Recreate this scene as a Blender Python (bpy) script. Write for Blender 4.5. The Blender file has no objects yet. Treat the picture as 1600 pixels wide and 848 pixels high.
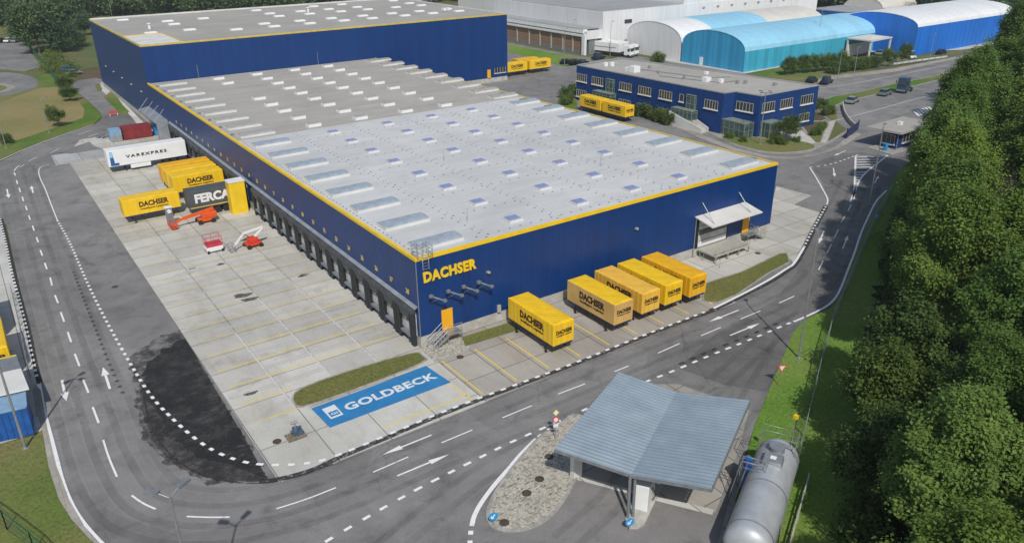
import bpy, bmesh, math, random
import numpy as np
from mathutils import Vector, Matrix
from mathutils.geometry import tessellate_polygon

random.seed(7)
SC = bpy.context.scene
COL = SC.collection
R = math.radians

# ------------------------------------------------------------------ camera
F, CAM = 1227.48, Vector((-30.993, -60.605, 38.18))
ROT = Matrix.Rotation(-0.606, 3, 'Z') @ Matrix.Rotation(1.151, 3, 'X') @ Matrix.Rotation(-0.013, 3, 'Z')
ROT = Matrix.Rotation(R(-34.69732), 3, 'Z') @ Matrix.Rotation(R(65.95209), 3, 'X') @ Matrix.Rotation(R(-0.7454), 3, 'Z')
cd = bpy.data.cameras.new('camera'); cam = bpy.data.objects.new('camera', cd); COL.objects.link(cam)
cd.sensor_width = 36; cd.lens = 36 * F / 1600; cd.clip_start = 0.5; cd.clip_end = 5000
cam.matrix_world = Matrix.Translation(CAM) @ ROT.to_4x4()
SC.camera = cam

# ------------------------------------------------------------------ light
SUN_EL = R(47); SUN_TO = Vector((-0.45, -0.893, 0)).normalized()   # horizontal direction towards the sun
w = bpy.data.worlds.new('World'); SC.world = w; w.use_nodes = True
nt = w.node_tree; bg = nt.nodes['Background']
sky = nt.nodes.new('ShaderNodeTexSky'); sky.sky_type = 'NISHITA'; sky.sun_disc = False
sky.sun_elevation = SUN_EL; sky.sun_rotation = math.atan2(SUN_TO.x, SUN_TO.y) % (2 * math.pi)
sky.air_density = 1.2; sky.dust_density = 1.5
nt.links.new(sky.outputs[0], bg.inputs[0]); bg.inputs[1].default_value = 0.092
sl = bpy.data.lights.new('sun', 'SUN'); sun = bpy.data.objects.new('sun', sl); COL.objects.link(sun)
sl.energy = 3.5; sl.angle = R(0.6); sl.color = (1.0, 0.95, 0.87)
sd = Vector((SUN_TO.x * math.cos(SUN_EL), SUN_TO.y * math.cos(SUN_EL), math.sin(SUN_EL)))
sun.rotation_euler = sd.to_track_quat('Z', 'Y').to_euler()
SC.view_settings.view_transform = 'Standard'; SC.view_settings.look = 'None'
SC.view_settings.exposure = 0.0; SC.view_settings.gamma = 1; SC.view_settings.use_curve_mapping = False


def S(px, py, z=0.0):
    """image pixel (px, py) cast through the fitted camera to a world position on the level z"""
    d = ROT @ Vector(((px - 800) / F, (424 - py) / F, -1.0))
    t = (z - CAM.z) / d.z
    return Vector((CAM.x + t * d.x, CAM.y + t * d.y, z))


def SL(lst, z=0.0):
    return [S(a, b, z) for a, b in lst]


# ------------------------------------------------------------------ materials
def srgb(r, g, b):
    f = lambda c: (c / 255 / 12.92) if c / 255 <= 0.04045 else ((c / 255 + 0.055) / 1.055) ** 2.4
    return (f(r), f(g), f(b))


def nodes(m):
    m.use_nodes = True
    t = m.node_tree
    return t, t.nodes['Principled BSDF']


def noise(t, scale, detail=4, rough=0.55, coord=None, stretch=None, dist=0.0):
    n = t.nodes.new('ShaderNodeTexNoise'); n.inputs['Scale'].default_value = scale
    n.inputs['Detail'].default_value = detail; n.inputs['Roughness'].default_value = rough
    n.inputs['Distortion'].default_value = dist
    if coord is None:
        coord = t.nodes.new('ShaderNodeTexCoord').outputs['Object']
    if stretch:
        mp = t.nodes.new('ShaderNodeMapping'); mp.inputs['Scale'].default_value = stretch
        t.links.new(coord, mp.inputs['Vector']); coord = mp.outputs[0]
    t.links.new(coord, n.inputs['Vector'])
    return n.outputs['Fac']


def ramp(t, fac, stops):
    r = t.nodes.new('ShaderNodeValToRGB'); e = r.color_ramp.elements
    while len(e) < len(stops): e.new(0.5)
    for el, (p, c) in zip(e, stops):
        el.position = p; el.color = (*c, 1) if len(c) == 3 else c
    t.links.new(fac, r.inputs['Fac'])
    return r.outputs['Color']


def mixc(t, fac, a, b, mode='MIX'):
    m = t.nodes.new('ShaderNodeMix'); m.data_type = 'RGBA'; m.blend_type = mode
    for s, v in ((m.inputs[0], fac), (m.inputs[6], a), (m.inputs[7], b)):
        if isinstance(v, (int, float)): s.default_value = v
        elif isinstance(v, tuple): s.default_value = (*v, 1)
        else: t.links.new(v, s)
    return m.outputs[2]


def bump(t, bsdf, h, strength=0.3, dist=0.05):
    b = t.nodes.new('ShaderNodeBump'); b.inputs['Strength'].default_value = strength
    b.inputs['Distance'].default_value = dist
    t.links.new(h, b.inputs['Height']); t.links.new(b.outputs[0], bsdf.inputs['Normal'])


def gray(v): return (v, v, v)


def mat(name, col, rough=0.6, metal=0.0, var=0.12, scale=0.7, spec=0.5, fine=12.0, bumps=0.0):
    """plain paint / metal with broad weathering and a fine grain"""
    m = bpy.data.materials.new(name); t, b = nodes(m)
    co = t.nodes.new('ShaderNodeTexCoord').outputs['Object']
    n1 = noise(t, scale, 5, 0.6, co); n2 = noise(t, fine, 3, 0.6, co)
    lo = tuple(c * (1 - var * 1.6) for c in col); hi = tuple(min(1, c * (1 + var)) for c in col)
    c1 = ramp(t, n1, [(0.3, lo), (0.7, hi)])
    c2 = mixc(t, 0.5, c1, ramp(t, n2, [(0.35, gray(1 - var)), (0.65, gray(1.0))]), 'MULTIPLY')
    t.links.new(c2, b.inputs['Base Color'])
    b.inputs['Roughness'].default_value = rough; b.inputs['Metallic'].default_value = metal
    b.inputs['Specular IOR Level'].default_value = spec
    if bumps: bump(t, b, n2, bumps, 0.03)
    return m


def cladding(name, col, axis='X', pitch=0.33, rough=0.42, strength=0.5, var=0.06, panel=2.4):
    """trapezoidal metal sheet: vertical ribs along the wall"""
    m = bpy.data.materials.new(name); t, b = nodes(m)
    tc = t.nodes.new('ShaderNodeTexCoord').outputs['Object']
    sep = t.nodes.new('ShaderNodeSeparateXYZ'); t.links.new(tc, sep.inputs[0])
    ad = t.nodes.new('ShaderNodeMath'); ad.operation = 'ADD'
    t.links.new(sep.outputs[0], ad.inputs[0]); t.links.new(sep.outputs[1], ad.inputs[1])
    src = {'X': sep.outputs[0], 'Y': sep.outputs[1], 'XY': ad.outputs[0], 'Z': sep.outputs[2]}[axis]
    mu = t.nodes.new('ShaderNodeMath'); mu.operation = 'MULTIPLY'; mu.inputs[1].default_value = 2 * math.pi / pitch
    t.links.new(src, mu.inputs[0])
    sn = t.nodes.new('ShaderNodeMath'); sn.operation = 'SINE'; t.links.new(mu.outputs[0], sn.inputs[0])
    bump(t, b, sn.outputs[0], strength, 0.04)
    # slight tone change from sheet to sheet, plus rain streaks
    dv = t.nodes.new('ShaderNodeMath'); dv.operation = 'DIVIDE'; dv.inputs[1].default_value = panel
    t.links.new(src, dv.inputs[0])
    fl = t.nodes.new('ShaderNodeMath'); fl.operation = 'FLOOR'; t.links.new(dv.outputs[0], fl.inputs[0])
    wn = t.nodes.new('ShaderNodeTexWhiteNoise'); wn.noise_dimensions = '1D'; t.links.new(fl.outputs[0], wn.inputs['W'])
    c = ramp(t, wn.outputs['Value'], [(0, tuple(x * (1 - var) for x in col)), (1, tuple(x * (1 + var) for x in col))])
    st = noise(t, 1.0, 5, 0.65, tc, (1.3, 1.3, 0.12))
    c = mixc(t, 0.6, c, ramp(t, st, [(0.3, gray(0.78)), (0.7, gray(1.05))]), 'MULTIPLY')
    t.links.new(c, b.inputs['Base Color'])
    b.inputs['Roughness'].default_value = rough
    return m


def asphalt(name, base, dark=0.6, light=1.35, cracks=True, direction=(1, 1, 1), tint=(1.02, 1.0, 0.99)):
    m = bpy.data.materials.new(name); t, b = nodes(m)
    co = t.nodes.new('ShaderNodeTexCoord').outputs['Object']
    col = tuple(base * x for x in tint)
    big = noise(t, 0.045, 6, 0.62, co, None, 0.6); mid = noise(t, 0.35, 6, 0.65, co, direction, 0.4); fine = noise(t, 9, 3, 0.7, co)
    c = ramp(t, big, [(0.3, tuple(x * dark for x in col)), (0.5, col), (0.72, tuple(x * light for x in col))])
    c = mixc(t, 0.75, c, ramp(t, mid, [(0.30, gray(0.55)), (0.47, gray(0.97)), (0.72, gray(1.2))]), 'MULTIPLY')
    c = mixc(t, 0.6, c, ramp(t, fine, [(0.3, gray(0.72)), (0.7, gray(1.2))]), 'MULTIPLY')
    # big dull patches (repairs)
    v = t.nodes.new('ShaderNodeTexVoronoi'); v.inputs['Scale'].default_value = 0.09; v.distance = 'MINKOWSKI'
    v.inputs['Exponent'].default_value = 6; v.inputs['Randomness'].default_value = 0.9
    t.links.new(co, v.inputs['Vector'])
    bw = t.nodes.new('ShaderNodeRGBToBW'); t.links.new(v.outputs['Color'], bw.inputs[0])
    c = mixc(t, 0.35, c, ramp(t, bw.outputs[0], [(0.25, gray(0.75)), (0.6, gray(1.1))]), 'MULTIPLY')
    if cracks:
        # wandering tar-filled cracks
        mp = t.nodes.new('ShaderNodeMapping'); mp.inputs['Scale'].default_value = (1, 1, 1)
        nn = t.nodes.new('ShaderNodeTexNoise'); nn.inputs['Scale'].default_value = 0.5; nn.inputs['Detail'].default_value = 4
        t.links.new(co, nn.inputs['Vector'])
        va = t.nodes.new('ShaderNodeVectorMath'); va.operation = 'MULTIPLY_ADD'; va.inputs[1].default_value = (2.5, 2.5, 0)
        t.links.new(nn.outputs['Color'], va.inputs[0]); t.links.new(co, va.inputs[2])
        vo = t.nodes.new('ShaderNodeTexVoronoi'); vo.feature = 'DISTANCE_TO_EDGE'; vo.inputs['Scale'].default_value = 0.14
        t.links.new(va.outputs[0], vo.inputs['Vector'])
        gate = noise(t, 0.06, 2, 0.5, co)
        cr = ramp(t, vo.outputs['Distance'], [(0.0, gray(0.62)), (0.009, gray(1.0))])
        g = ramp(t, gate, [(0.5, gray(0.0)), (0.56, gray(1.0))])
        c = mixc(t, g, c, mixc(t, 1.0, c, cr, 'MULTIPLY'))
    t.links.new(c, b.inputs['Base Color'])
    b.inputs['Roughness'].default_value = 0.85
    bump(t, b, fine, 0.25, 0.02)
    return m


def concrete_slabs(name, col, sx, sy, var=0.13, joint=0.045, jcol=0.35):
    m = bpy.data.materials.new(name); t, b = nodes(m)
    co = t.nodes.new('ShaderNodeTexCoord').outputs['Object']
    br = t.nodes.new('ShaderNodeTexBrick'); br.offset = 0; br.squash = 1
    br.inputs['Scale'].default_value = 1; br.inputs['Brick Width'].default_value = sx; br.inputs['Row Height'].default_value = sy
    br.inputs['Mortar Size'].default_value = joint; br.inputs['Mortar Smooth'].default_value = 0.2
    br.inputs['Color1'].default_value = (*tuple(x * (1 - var) for x in col), 1)
    br.inputs['Color2'].default_value = (*tuple(x * (1 + var * 0.7) for x in col), 1)
    br.inputs['Mortar'].default_value = (*tuple(x * jcol for x in col), 1)
    t.links.new(co, br.inputs['Vector'])
    big = noise(t, 0.08, 6, 0.6, co, None, 0.5); mid = noise(t, 0.5, 6, 0.7, co, (1, 0.35, 1), 0.3); fine = noise(t, 7, 3, 0.7, co)
    c = mixc(t, 0.8, br.outputs['Color'], ramp(t, big, [(0.3, (0.74, 0.72, 0.67)), (0.65, gray(1.08))]), 'MULTIPLY')
    c = mixc(t, 0.7, c, ramp(t, mid, [(0.25, (0.7, 0.67, 0.6)), (0.5, gray(1.0)), (0.8, gray(1.12))]), 'MULTIPLY')
    c = mixc(t, 0.5, c, ramp(t, fine, [(0.3, gray(0.8)), (0.7, gray(1.1))]), 'MULTIPLY')
    t.links.new(c, b.inputs['Base Color']); b.inputs['Roughness'].default_value = 0.85
    bump(t, b, fine, 0.15, 0.02)
    return m


def grassmat(name, a, bcol, dry=None, scale=0.25, amount=0.5):
    m = bpy.data.materials.new(name); t, b = nodes(m)
    co = t.nodes.new('ShaderNodeTexCoord').outputs['Object']
    n1 = noise(t, scale, 6, 0.65, co, None, 0.5); n2 = noise(t, 3.5, 5, 0.75, co); n3 = noise(t, 0.06, 4, 0.5, co); n4 = noise(t, 14, 2, 0.7, co)
    c = ramp(t, n1, [(0.3, a), (0.7, bcol)])
    if dry: c = mixc(t, ramp(t, n3, [(0.5 - amount * 0.3, gray(0)), (0.62, gray(1))]), c, dry)
    c = mixc(t, 0.85, c, ramp(t, n2, [(0.25, gray(0.45)), (0.5, gray(1)), (0.8, gray(1.5))]), 'MULTIPLY')
    c = mixc(t, 0.6, c, ramp(t, n4, [(0.3, gray(0.6)), (0.7, gray(1.3))]), 'MULTIPLY')
    t.links.new(c, b.inputs['Base Color']); b.inputs['Roughness'].default_value = 0.95
    b.inputs['Specular IOR Level'].default_value = 0.15
    bump(t, b, n2, 0.9, 0.15)
    return m


def worn_paint(name, col, wear=0.45, opacity=1.0, scale=2.2, stretch=None):
    """thin worn film: where it has worn off the surface below shows through"""
    m = bpy.data.materials.new(name); t, b = nodes(m); out = t.nodes['Material Output']
    co = t.nodes.new('ShaderNodeTexCoord').outputs['Object']
    n = noise(t, scale, 6, 0.75, co, stretch)
    f = ramp(t, n, [(wear - 0.14, gray(0)), (wear + 0.04, gray(opacity))])
    n2 = noise(t, 8, 3, .7, co)
    t.links.new(mixc(t, .5, col, ramp(t, n2, [(.3, gray(.7)), (.7, gray(1))]), 'MULTIPLY'), b.inputs['Base Color']); b.inputs['Roughness'].default_value = 0.75
    tr = t.nodes.new('ShaderNodeBsdfTransparent'); mx = t.nodes.new('ShaderNodeMixShader')
    t.links.new(f, mx.inputs[0]); t.links.new(tr.outputs[0], mx.inputs[1]); t.links.new(b.outputs[0], mx.inputs[2]); t.links.new(mx.outputs[0], out.inputs['Surface'])
    return m


def leafmat(name, a, bcol, c3, trans=0.3):
    m = bpy.data.materials.new(name); m.use_nodes = True; t = m.node_tree
    b = t.nodes['Principled BSDF']; out = t.nodes['Material Output']
    tc = t.nodes.new('ShaderNodeTexCoord').outputs['Object']
    n1 = noise(t, 0.35, 4, 0.6, tc); n2 = noise(t, 5, 3, 0.7, tc)
    c = ramp(t, n1, [(0.3, a), (0.55, bcol), (0.75, c3)])
    c = mixc(t, 0.7, c, ramp(t, n2, [(0.3, gray(0.55)), (0.7, gray(1.45))]), 'MULTIPLY')
    oi = t.nodes.new('ShaderNodeObjectInfo')
    c = mixc(t, 0.6, c, ramp(t, oi.outputs['Random'], [(0, (0.62, 0.80, 0.75)), (0.5, gray(1)), (1, (1.28, 1.15, 0.75))]), 'MULTIPLY')
    t.links.new(c, b.inputs['Base Color']); b.inputs['Roughness'].default_value = 0.6
    b.inputs['Specular IOR Level'].default_value = 0.25
    tr = t.nodes.new('ShaderNodeBsdfTranslucent'); t.links.new(c, tr.inputs['Color'])
    mx = t.nodes.new('ShaderNodeMixShader'); mx.inputs[0].default_value = trans
    t.links.new(b.outputs[0], mx.inputs[1]); t.links.new(tr.outputs[0], mx.inputs[2]); t.links.new(mx.outputs[0], out.inputs['Surface'])
    return m


def glassmat(name, col=(0.02, 0.03, 0.035), rough=0.08):
    m = bpy.data.materials.new(name); t, b = nodes(m)
    n = noise(t, 0.8, 2, 0.5)
    t.links.new(ramp(t, n, [(0.3, tuple(x * 0.6 for x in col)), (0.7, tuple(x * 1.5 for x in col))]), b.inputs['Base Color'])
    b.inputs['Roughness'].default_value = rough; b.inputs['Specular IOR Level'].default_value = 0.9
    return m


M = dict(
    blue=cladding('blue cladding', (0.0015, 0.037, 0.172), 'XY', 0.30, 0.42, 0.25, 0.07, 1.2),
    bluedark=mat('blue plaster', (0.006, 0.042, 0.175), 0.7, 0, 0.1, 0.8, 0.3),
    yellow=mat('yellow trim paint', (0.82, 0.55, 0.015), 0.45, 0, 0.08),
    ytrim=mat('pale yellow flashing', (0.62, 0.47, 0.10), 0.4, 0.0, 0.12),
    door=mat('amber door paint', (0.82, 0.40, 0.01), 0.45, 0, 0.05),
    roof_new=None, roof_old=None, roof_hb=None,
    white=mat('white paint', (0.74, 0.75, 0.76), 0.5, 0, 0.05),
    offwhite=mat('off white render', (0.62, 0.62, 0.60), 0.8, 0, 0.10, 0.3),
    plinth=mat('plinth concrete', (0.46, 0.45, 0.42), 0.85, 0, 0.18, 0.9, 0.3, 8, 0.2),
    galv=mat('galvanised steel', (0.42, 0.44, 0.46), 0.42, 0.6, 0.12, 2.0),
    steel=mat('grey steel paint', (0.22, 0.24, 0.26), 0.5, 0.2, 0.15, 2.0),
    ledge=mat('ledge sheet metal', (0.34, 0.37, 0.40), 0.45, 0.3, 0.15, 1.0),
    header=mat('dock header sheet', (0.075, 0.082, 0.09), 0.55, 0.1, 0.25, 1.5),
    rubber=mat('dock rubber', (0.028, 0.030, 0.033), 0.75, 0, 0.3, 2.0),
    tyre=mat('tyre rubber', (0.02, 0.02, 0.02), 0.85, 0, 0.2, 3),
    doorpanel=mat('dock door panel', (0.62, 0.64, 0.66), 0.5, 0.1, 0.18, 1.2),
    curtain=mat('dock shelter curtain', (0.10, 0.105, 0.11), 0.75, 0, 0.3, 1.5),
    blueframe=mat('chassis blue', (0.015, 0.035, 0.14), 0.5, 0.1, 0.25, 2),
    black=mat('black', (0.015, 0.014, 0.015), 0.6, 0, 0.1, 2),
    letter=mat('dark lettering', (0.045, 0.020, 0.012), 0.6, 0, 0.15, 3),
    glass=glassmat('window glass'),
    glassg=glassmat('green glass', (0.05, 0.09, 0.085), 0.12),
    sky_glass=mat('blue tinted rooflight', (0.26, 0.29, 0.50), 0.25, 0, 0.15, 1.5, 0.8),
    polyc=mat('polycarbonate', (0.33, 0.385, 0.45), 0.3, 0, 0.16, 1.5, 0.7),
    polyo=mat('old polycarbonate', (0.37, 0.37, 0.355), 0.45, 0, 0.15, 1.5),
    frame=mat('window frame', (0.42, 0.41, 0.37), 0.5, 0, 0.1, 2),
    sill=mat('sill white', (0.72, 0.72, 0.70), 0.6, 0, 0.06),
    red=mat('lift red', (0.62, 0.05, 0.02), 0.4, 0, 0.12, 3),
    orange=mat('lift orange red', (0.72, 0.10, 0.015), 0.4, 0, 0.12, 3),
    pink=mat('lift crimson', (0.55, 0.04, 0.06), 0.45, 0, 0.15, 3),
    wine=mat('container oxide red', (0.24, 0.025, 0.03), 0.6, 0, 0.2, 1.2),
    conblue=mat('container blue', (0.015, 0.10, 0.36), 0.5, 0, 0.15, 1.5),
    paleblue=mat('pale blue sheet', (0.22, 0.36, 0.52), 0.5, 0, 0.12, 1.5),
    tarp_grey=mat('grey tarpaulin', (0.075, 0.085, 0.095), 0.6, 0, 0.15, 1),
    steel_tank=mat('aluminium painted tank', (0.46, 0.49, 0.52), 0.5, 0.3, 0.10, 1.0),
    corr=cladding('corrugated sheet', (0.24, 0.31, 0.35), 'Y', 0.30, 0.4, 0.9, 0.05),
    kerb=mat('kerb stone', (0.36, 0.35, 0.33), 0.9, 0, 0.2, 2, 0.3, 8, 0.2),
    gravel=None,
    green_fence=mat('green fence wire', (0.03, 0.12, 0.07), 0.6, 0.1, 0.2, 2),
    fence_grey=mat('galvanised fence wire', (0.26, 0.32, 0.27), 0.6, 0.3, 0.2, 2),
    bark=mat('bark', (0.14, 0.12, 0.09), 0.9, 0, 0.35, 2.5, 0.2, 9, 0.5),
    cyan=cladding('cyan tarpaulin', (0.29, 0.59, 0.78), 'X', 4.6, 0.5, 0.8, 0.05, 4.6),
    cyan_wall=cladding('cyan tarpaulin wall', (0.035, 0.32, 0.57), 'XY', 2.1, 0.5, 0.6, 0.10, 2.1),
    cyan_side=cladding('teal tarpaulin side', (0.05, 0.40, 0.58), 'XY', 2.1, 0.5, 0.8, 0.12, 2.1),
    rblue=cladding('royal blue tarpaulin', (0.01, 0.16, 0.62), 'XY', 3.0, 0.5, 0.5, 0.08, 3.0),
    tarp_white=cladding('white tarpaulin', (0.74, 0.76, 0.78), 'X', 4.6, 0.55, 0.8, 0.04, 4.6),
    tarp_cream=mat('cream tarpaulin', (0.62, 0.60, 0.55), 0.55, 0, 0.06, 0.3),
    white_clad=cladding('white cladding', (0.70, 0.71, 0.72), 'XY', 1.1, 0.5, 0.25, 0.04, 6),
    roofgrey=None,
    car_blue=mat('dark blue car paint', (0.02, 0.035, 0.08), 0.25, 0.3, 0.1, 2),
    car_silver=mat('silver car paint', (0.38, 0.42, 0.43), 0.3, 0.5, 0.1, 2),
    car_green=mat('grey green car paint', (0.20, 0.26, 0.26), 0.3, 0.4, 0.1, 2),
    car_black=mat('black car paint', (0.02, 0.022, 0.025), 0.25, 0.2, 0.1, 2),
    tractor=mat('truck cab blue', (0.03, 0.065, 0.12), 0.35, 0.2, 0.15, 2),
    sign_blue=mat('sign blue', (0.02, 0.28, 0.62), 0.4, 0, 0.05),
    sign_red=mat('sign red', (0.65, 0.05, 0.05), 0.4, 0, 0.05),
    sign_yellow=mat('sign yellow', (0.75, 0.55, 0.05), 0.4, 0, 0.05),
    banner=mat('banner blue', (0.030, 0.20, 0.45), 0.6, 0, 0.10, 0.6, 0.4),
    banner_white=mat('banner white', (0.66, 0.70, 0.72), 0.6, 0, 0.08, 1),
    white_line=worn_paint('white road paint', (0.80, 0.81, 0.82), 0.38),
    yellow_line=worn_paint('yellow road paint', (0.80, 0.62, 0.08), 0.37, .95),
    yellow_faint=worn_paint('worn yellow paint', (0.76, 0.62, 0.12), 0.44, .8),
    white_faint=worn_paint('pale joint sealant', (0.72, 0.72, 0.70), 0.46, .75),
    streak=worn_paint('washed concrete streak', (0.68, 0.68, 0.66), 0.40, .42, .8, (.4, 1, 1)),
    tar=worn_paint('tar', (0.035, 0.036, 0.038), 0.47, .85),
    ghost=worn_paint('blacked out marks', (0.04, 0.04, 0.042), 0.42, .5), halo=worn_paint('dark soot film', (0.03, 0.03, 0.032), 0.55, .38, .6),
    tyre_wear=worn_paint('tyre wear', (0.045, 0.044, 0.045), 0.50, .13, .16),
    pale_wear=worn_paint('pale polished wear', (0.30, 0.295, 0.29), 0.50, .16, .15),
    stain=worn_paint('dark stain', (0.06, 0.057, 0.05), 0.53, .09, .9),
    leaf=leafmat('poplar leaves', (0.100, 0.178, 0.040), (0.165, 0.26, 0.056), (0.25, 0.34, 0.080), .45),
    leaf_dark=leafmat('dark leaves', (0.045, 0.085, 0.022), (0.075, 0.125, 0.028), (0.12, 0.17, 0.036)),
    leaf_far=leafmat('woodland leaves', (0.060, 0.115, 0.062), (0.095, 0.155, 0.070), (0.15, 0.19, 0.075), 0.25),
    leaf_bush=leafmat('shrub leaves', (0.08, 0.13, 0.035), (0.12, 0.18, 0.045), (0.18, 0.20, 0.06)),
)


def roofmat(name, col, sx, sy, seam=0.8, var=0.05, dots=False):
    m = bpy.data.materials.new(name); t, b = nodes(m)
    co = t.nodes.new('ShaderNodeTexCoord').outputs['Object']
    br = t.nodes.new('ShaderNodeTexBrick'); br.offset = 0.5
    br.inputs['Scale'].default_value = 1; br.inputs['Brick Width'].default_value = sx; br.inputs['Row Height'].default_value = sy
    br.inputs['Mortar Size'].default_value = 0.03; br.inputs['Mortar Smooth'].default_value = 0.5
    br.inputs['Color1'].default_value = (*tuple(x * (1 - var) for x in col), 1)
    br.inputs['Color2'].default_value = (*tuple(x * (1 + var) for x in col), 1)
    br.inputs['Mortar'].default_value = (*tuple(x * seam for x in col), 1)
    t.links.new(co, br.inputs['Vector'])
    big = noise(t, 0.07, 6, 0.6, co, None, 0.6); mid = noise(t, 0.8, 5, 0.7, co, (0.3, 1, 1))
    c = mixc(t, 0.8, br.outputs['Color'], ramp(t, big, [(0.3, gray(0.84)), (0.68, gray(1.05))]), 'MULTIPLY')
    c = mixc(t, 0.6, c, ramp(t, mid, [(0.25, (0.80, 0.79, 0.76)), (0.6, gray(1.04))]), 'MULTIPLY')
    t.links.new(c, b.inputs['Base Color']); b.inputs['Roughness'].default_value = 0.75
    bump(t, b, mid, 0.15, 0.03)
    return m


M['roof_new'] = roofmat('new roof membrane', (0.53, 0.545, 0.555), 14.0, 2.05, 0.90, 0.03)
M['roof_old'] = roofmat('old roof membrane', (0.385, 0.37, 0.34), 12.0, 2.05, 0.78, 0.05)
M['roof_hb'] = roofmat('high roof membrane', (0.365, 0.35, 0.325), 12.0, 2.6, 0.80, 0.05)
M['roofgrey'] = roofmat('grey hall roof', (0.33, 0.34, 0.355), 10.0, 2.6, 0.85, 0.05)
M['asphalt'] = asphalt('site asphalt', 0.198, 0.72, 1.2)
M['asphalt_dark'] = asphalt('fresh dark asphalt', 0.024, 0.45, 2.6, False)
def scuff(m, amt=0.5, colr=(0.16, 0.155, 0.15)):
    t = m.node_tree; b = t.nodes['Principled BSDF']; src = b.inputs['Base Color'].links[0].from_socket
    co = t.nodes.new('ShaderNodeTexCoord').outputs['Object']
    n1 = noise(t, .9, 7, .75, co, (1, 2.4, 1), 1.2); n2 = noise(t, .12, 3, .6, co)
    f = mixc(t, 1.0, ramp(t, n1, [(.54, gray(0)), (.66, gray(1))]), ramp(t, n2, [(.35, gray(.15)), (.65, gray(1))]), 'MULTIPLY')
    t.links.new(mixc(t, f, src, colr), b.inputs['Base Color'])
scuff(M['asphalt_dark'], .5, (0.15, 0.147, 0.14))
scuff(M['asphalt'], .5, (0.11, 0.108, 0.11))
M['asphalt_brown'] = asphalt('brown stained asphalt', 0.070, 0.40, 1.9, False, (1, 1, 1), (1.08, 1.0, 0.97))
scuff(M['asphalt_brown'], .5, (0.15, 0.14, 0.125))
M['asphalt_station'] = asphalt('station asphalt', 0.20, 0.85, 1.1, False, (1, 1, 1), (1.03, 1.0, 0.99))
M['asphalt_new'] = asphalt('smooth asphalt', 0.20, 0.92, 1.1, False)
M['asphalt_road'] = asphalt('right road asphalt', 0.145, 0.7, 1.3)
scuff(M['asphalt_road'], .5, (0.085, 0.084, 0.088))
M['asphalt_far'] = asphalt('far asphalt', 0.19, 0.8, 1.25)
M['yard'] = concrete_slabs('yard concrete', (0.50, 0.49, 0.455), 4.6, 3.42)
M['pale_slab'] = concrete_slabs('pale slab', (0.40, 0.41, 0.42), 4.0, 6.0, 0.06)
M['stall'] = concrete_slabs('stall concrete', (0.36, 0.34, 0.31), 3.65, 4.0, 0.10)
M['apron'] = concrete_slabs('bright concrete', (0.54, 0.54, 0.52), 4.6, 7.0, 0.06)
M['pave'] = concrete_slabs('paving', (0.34, 0.32, 0.29), 1.0, 1.0, 0.12, 0.02, 0.7)
M['grass'] = grassmat('lawn', (0.070, 0.145, 0.020), (0.115, 0.20, 0.032), (0.20, 0.19, 0.075))
M['verge'] = grassmat('verge grass', (0.085, 0.205, 0.02), (0.135, 0.28, 0.034), (0.19, 0.26, 0.06))
M['olive'] = grassmat('dry olive grass', (0.15, 0.15, 0.045), (0.20, 0.185, 0.065), (0.14, 0.16, 0.045))
M['field'] = grassmat('dry meadow', (0.26, 0.215, 0.10), (0.34, 0.27, 0.14), (0.22, 0.205, 0.08), 0.12)
M['scrub'] = grassmat('scrub land', (0.12, 0.13, 0.045), (0.20, 0.165, 0.085), (0.10, 0.14, 0.05), 0.1)
M['terrain'] = grassmat('terrain grass', (0.08, 0.115, 0.035), (0.13, 0.15, 0.05), (0.15, 0.15, 0.07), 0.03)
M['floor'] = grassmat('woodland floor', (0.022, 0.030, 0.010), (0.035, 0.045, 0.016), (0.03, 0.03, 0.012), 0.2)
M['soil'] = grassmat('planting bed', (0.13, 0.09, 0.06), (0.17, 0.12, 0.085), (0.08, 0.08, 0.035), 0.4)
gm = bpy.data.materials.new('river gravel'); gt, gb = nodes(gm)
gco = gt.nodes.new('ShaderNodeTexCoord').outputs['Object']
gv = gt.nodes.new('ShaderNodeTexVoronoi'); gv.inputs['Scale'].default_value = 5.5; gt.links.new(gco, gv.inputs['Vector'])
gbw = gt.nodes.new('ShaderNodeRGBToBW'); gt.links.new(gv.outputs['Color'], gbw.inputs[0])
gc = ramp(gt, gbw.outputs[0], [(0.1, (0.26, 0.245, 0.205)), (0.5, (0.39, 0.37, 0.32)), (0.9, (0.50, 0.47, 0.41))])
gn = noise(gt, 2.2, 4, 0.7, gco, (1, 3.0, 1)); gc = mixc(gt, ramp(gt, gn, [(0.57, gray(0)), (0.62, gray(1))]), gc, (0.09, 0.085, 0.05))
gt.links.new(gc, gb.inputs['Base Color']); gb.inputs['Roughness'].default_value = 0.95; bump(gt, gb, gv.outputs['Distance'], 0.5, 0.06)
M['gravel'] = gm


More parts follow.
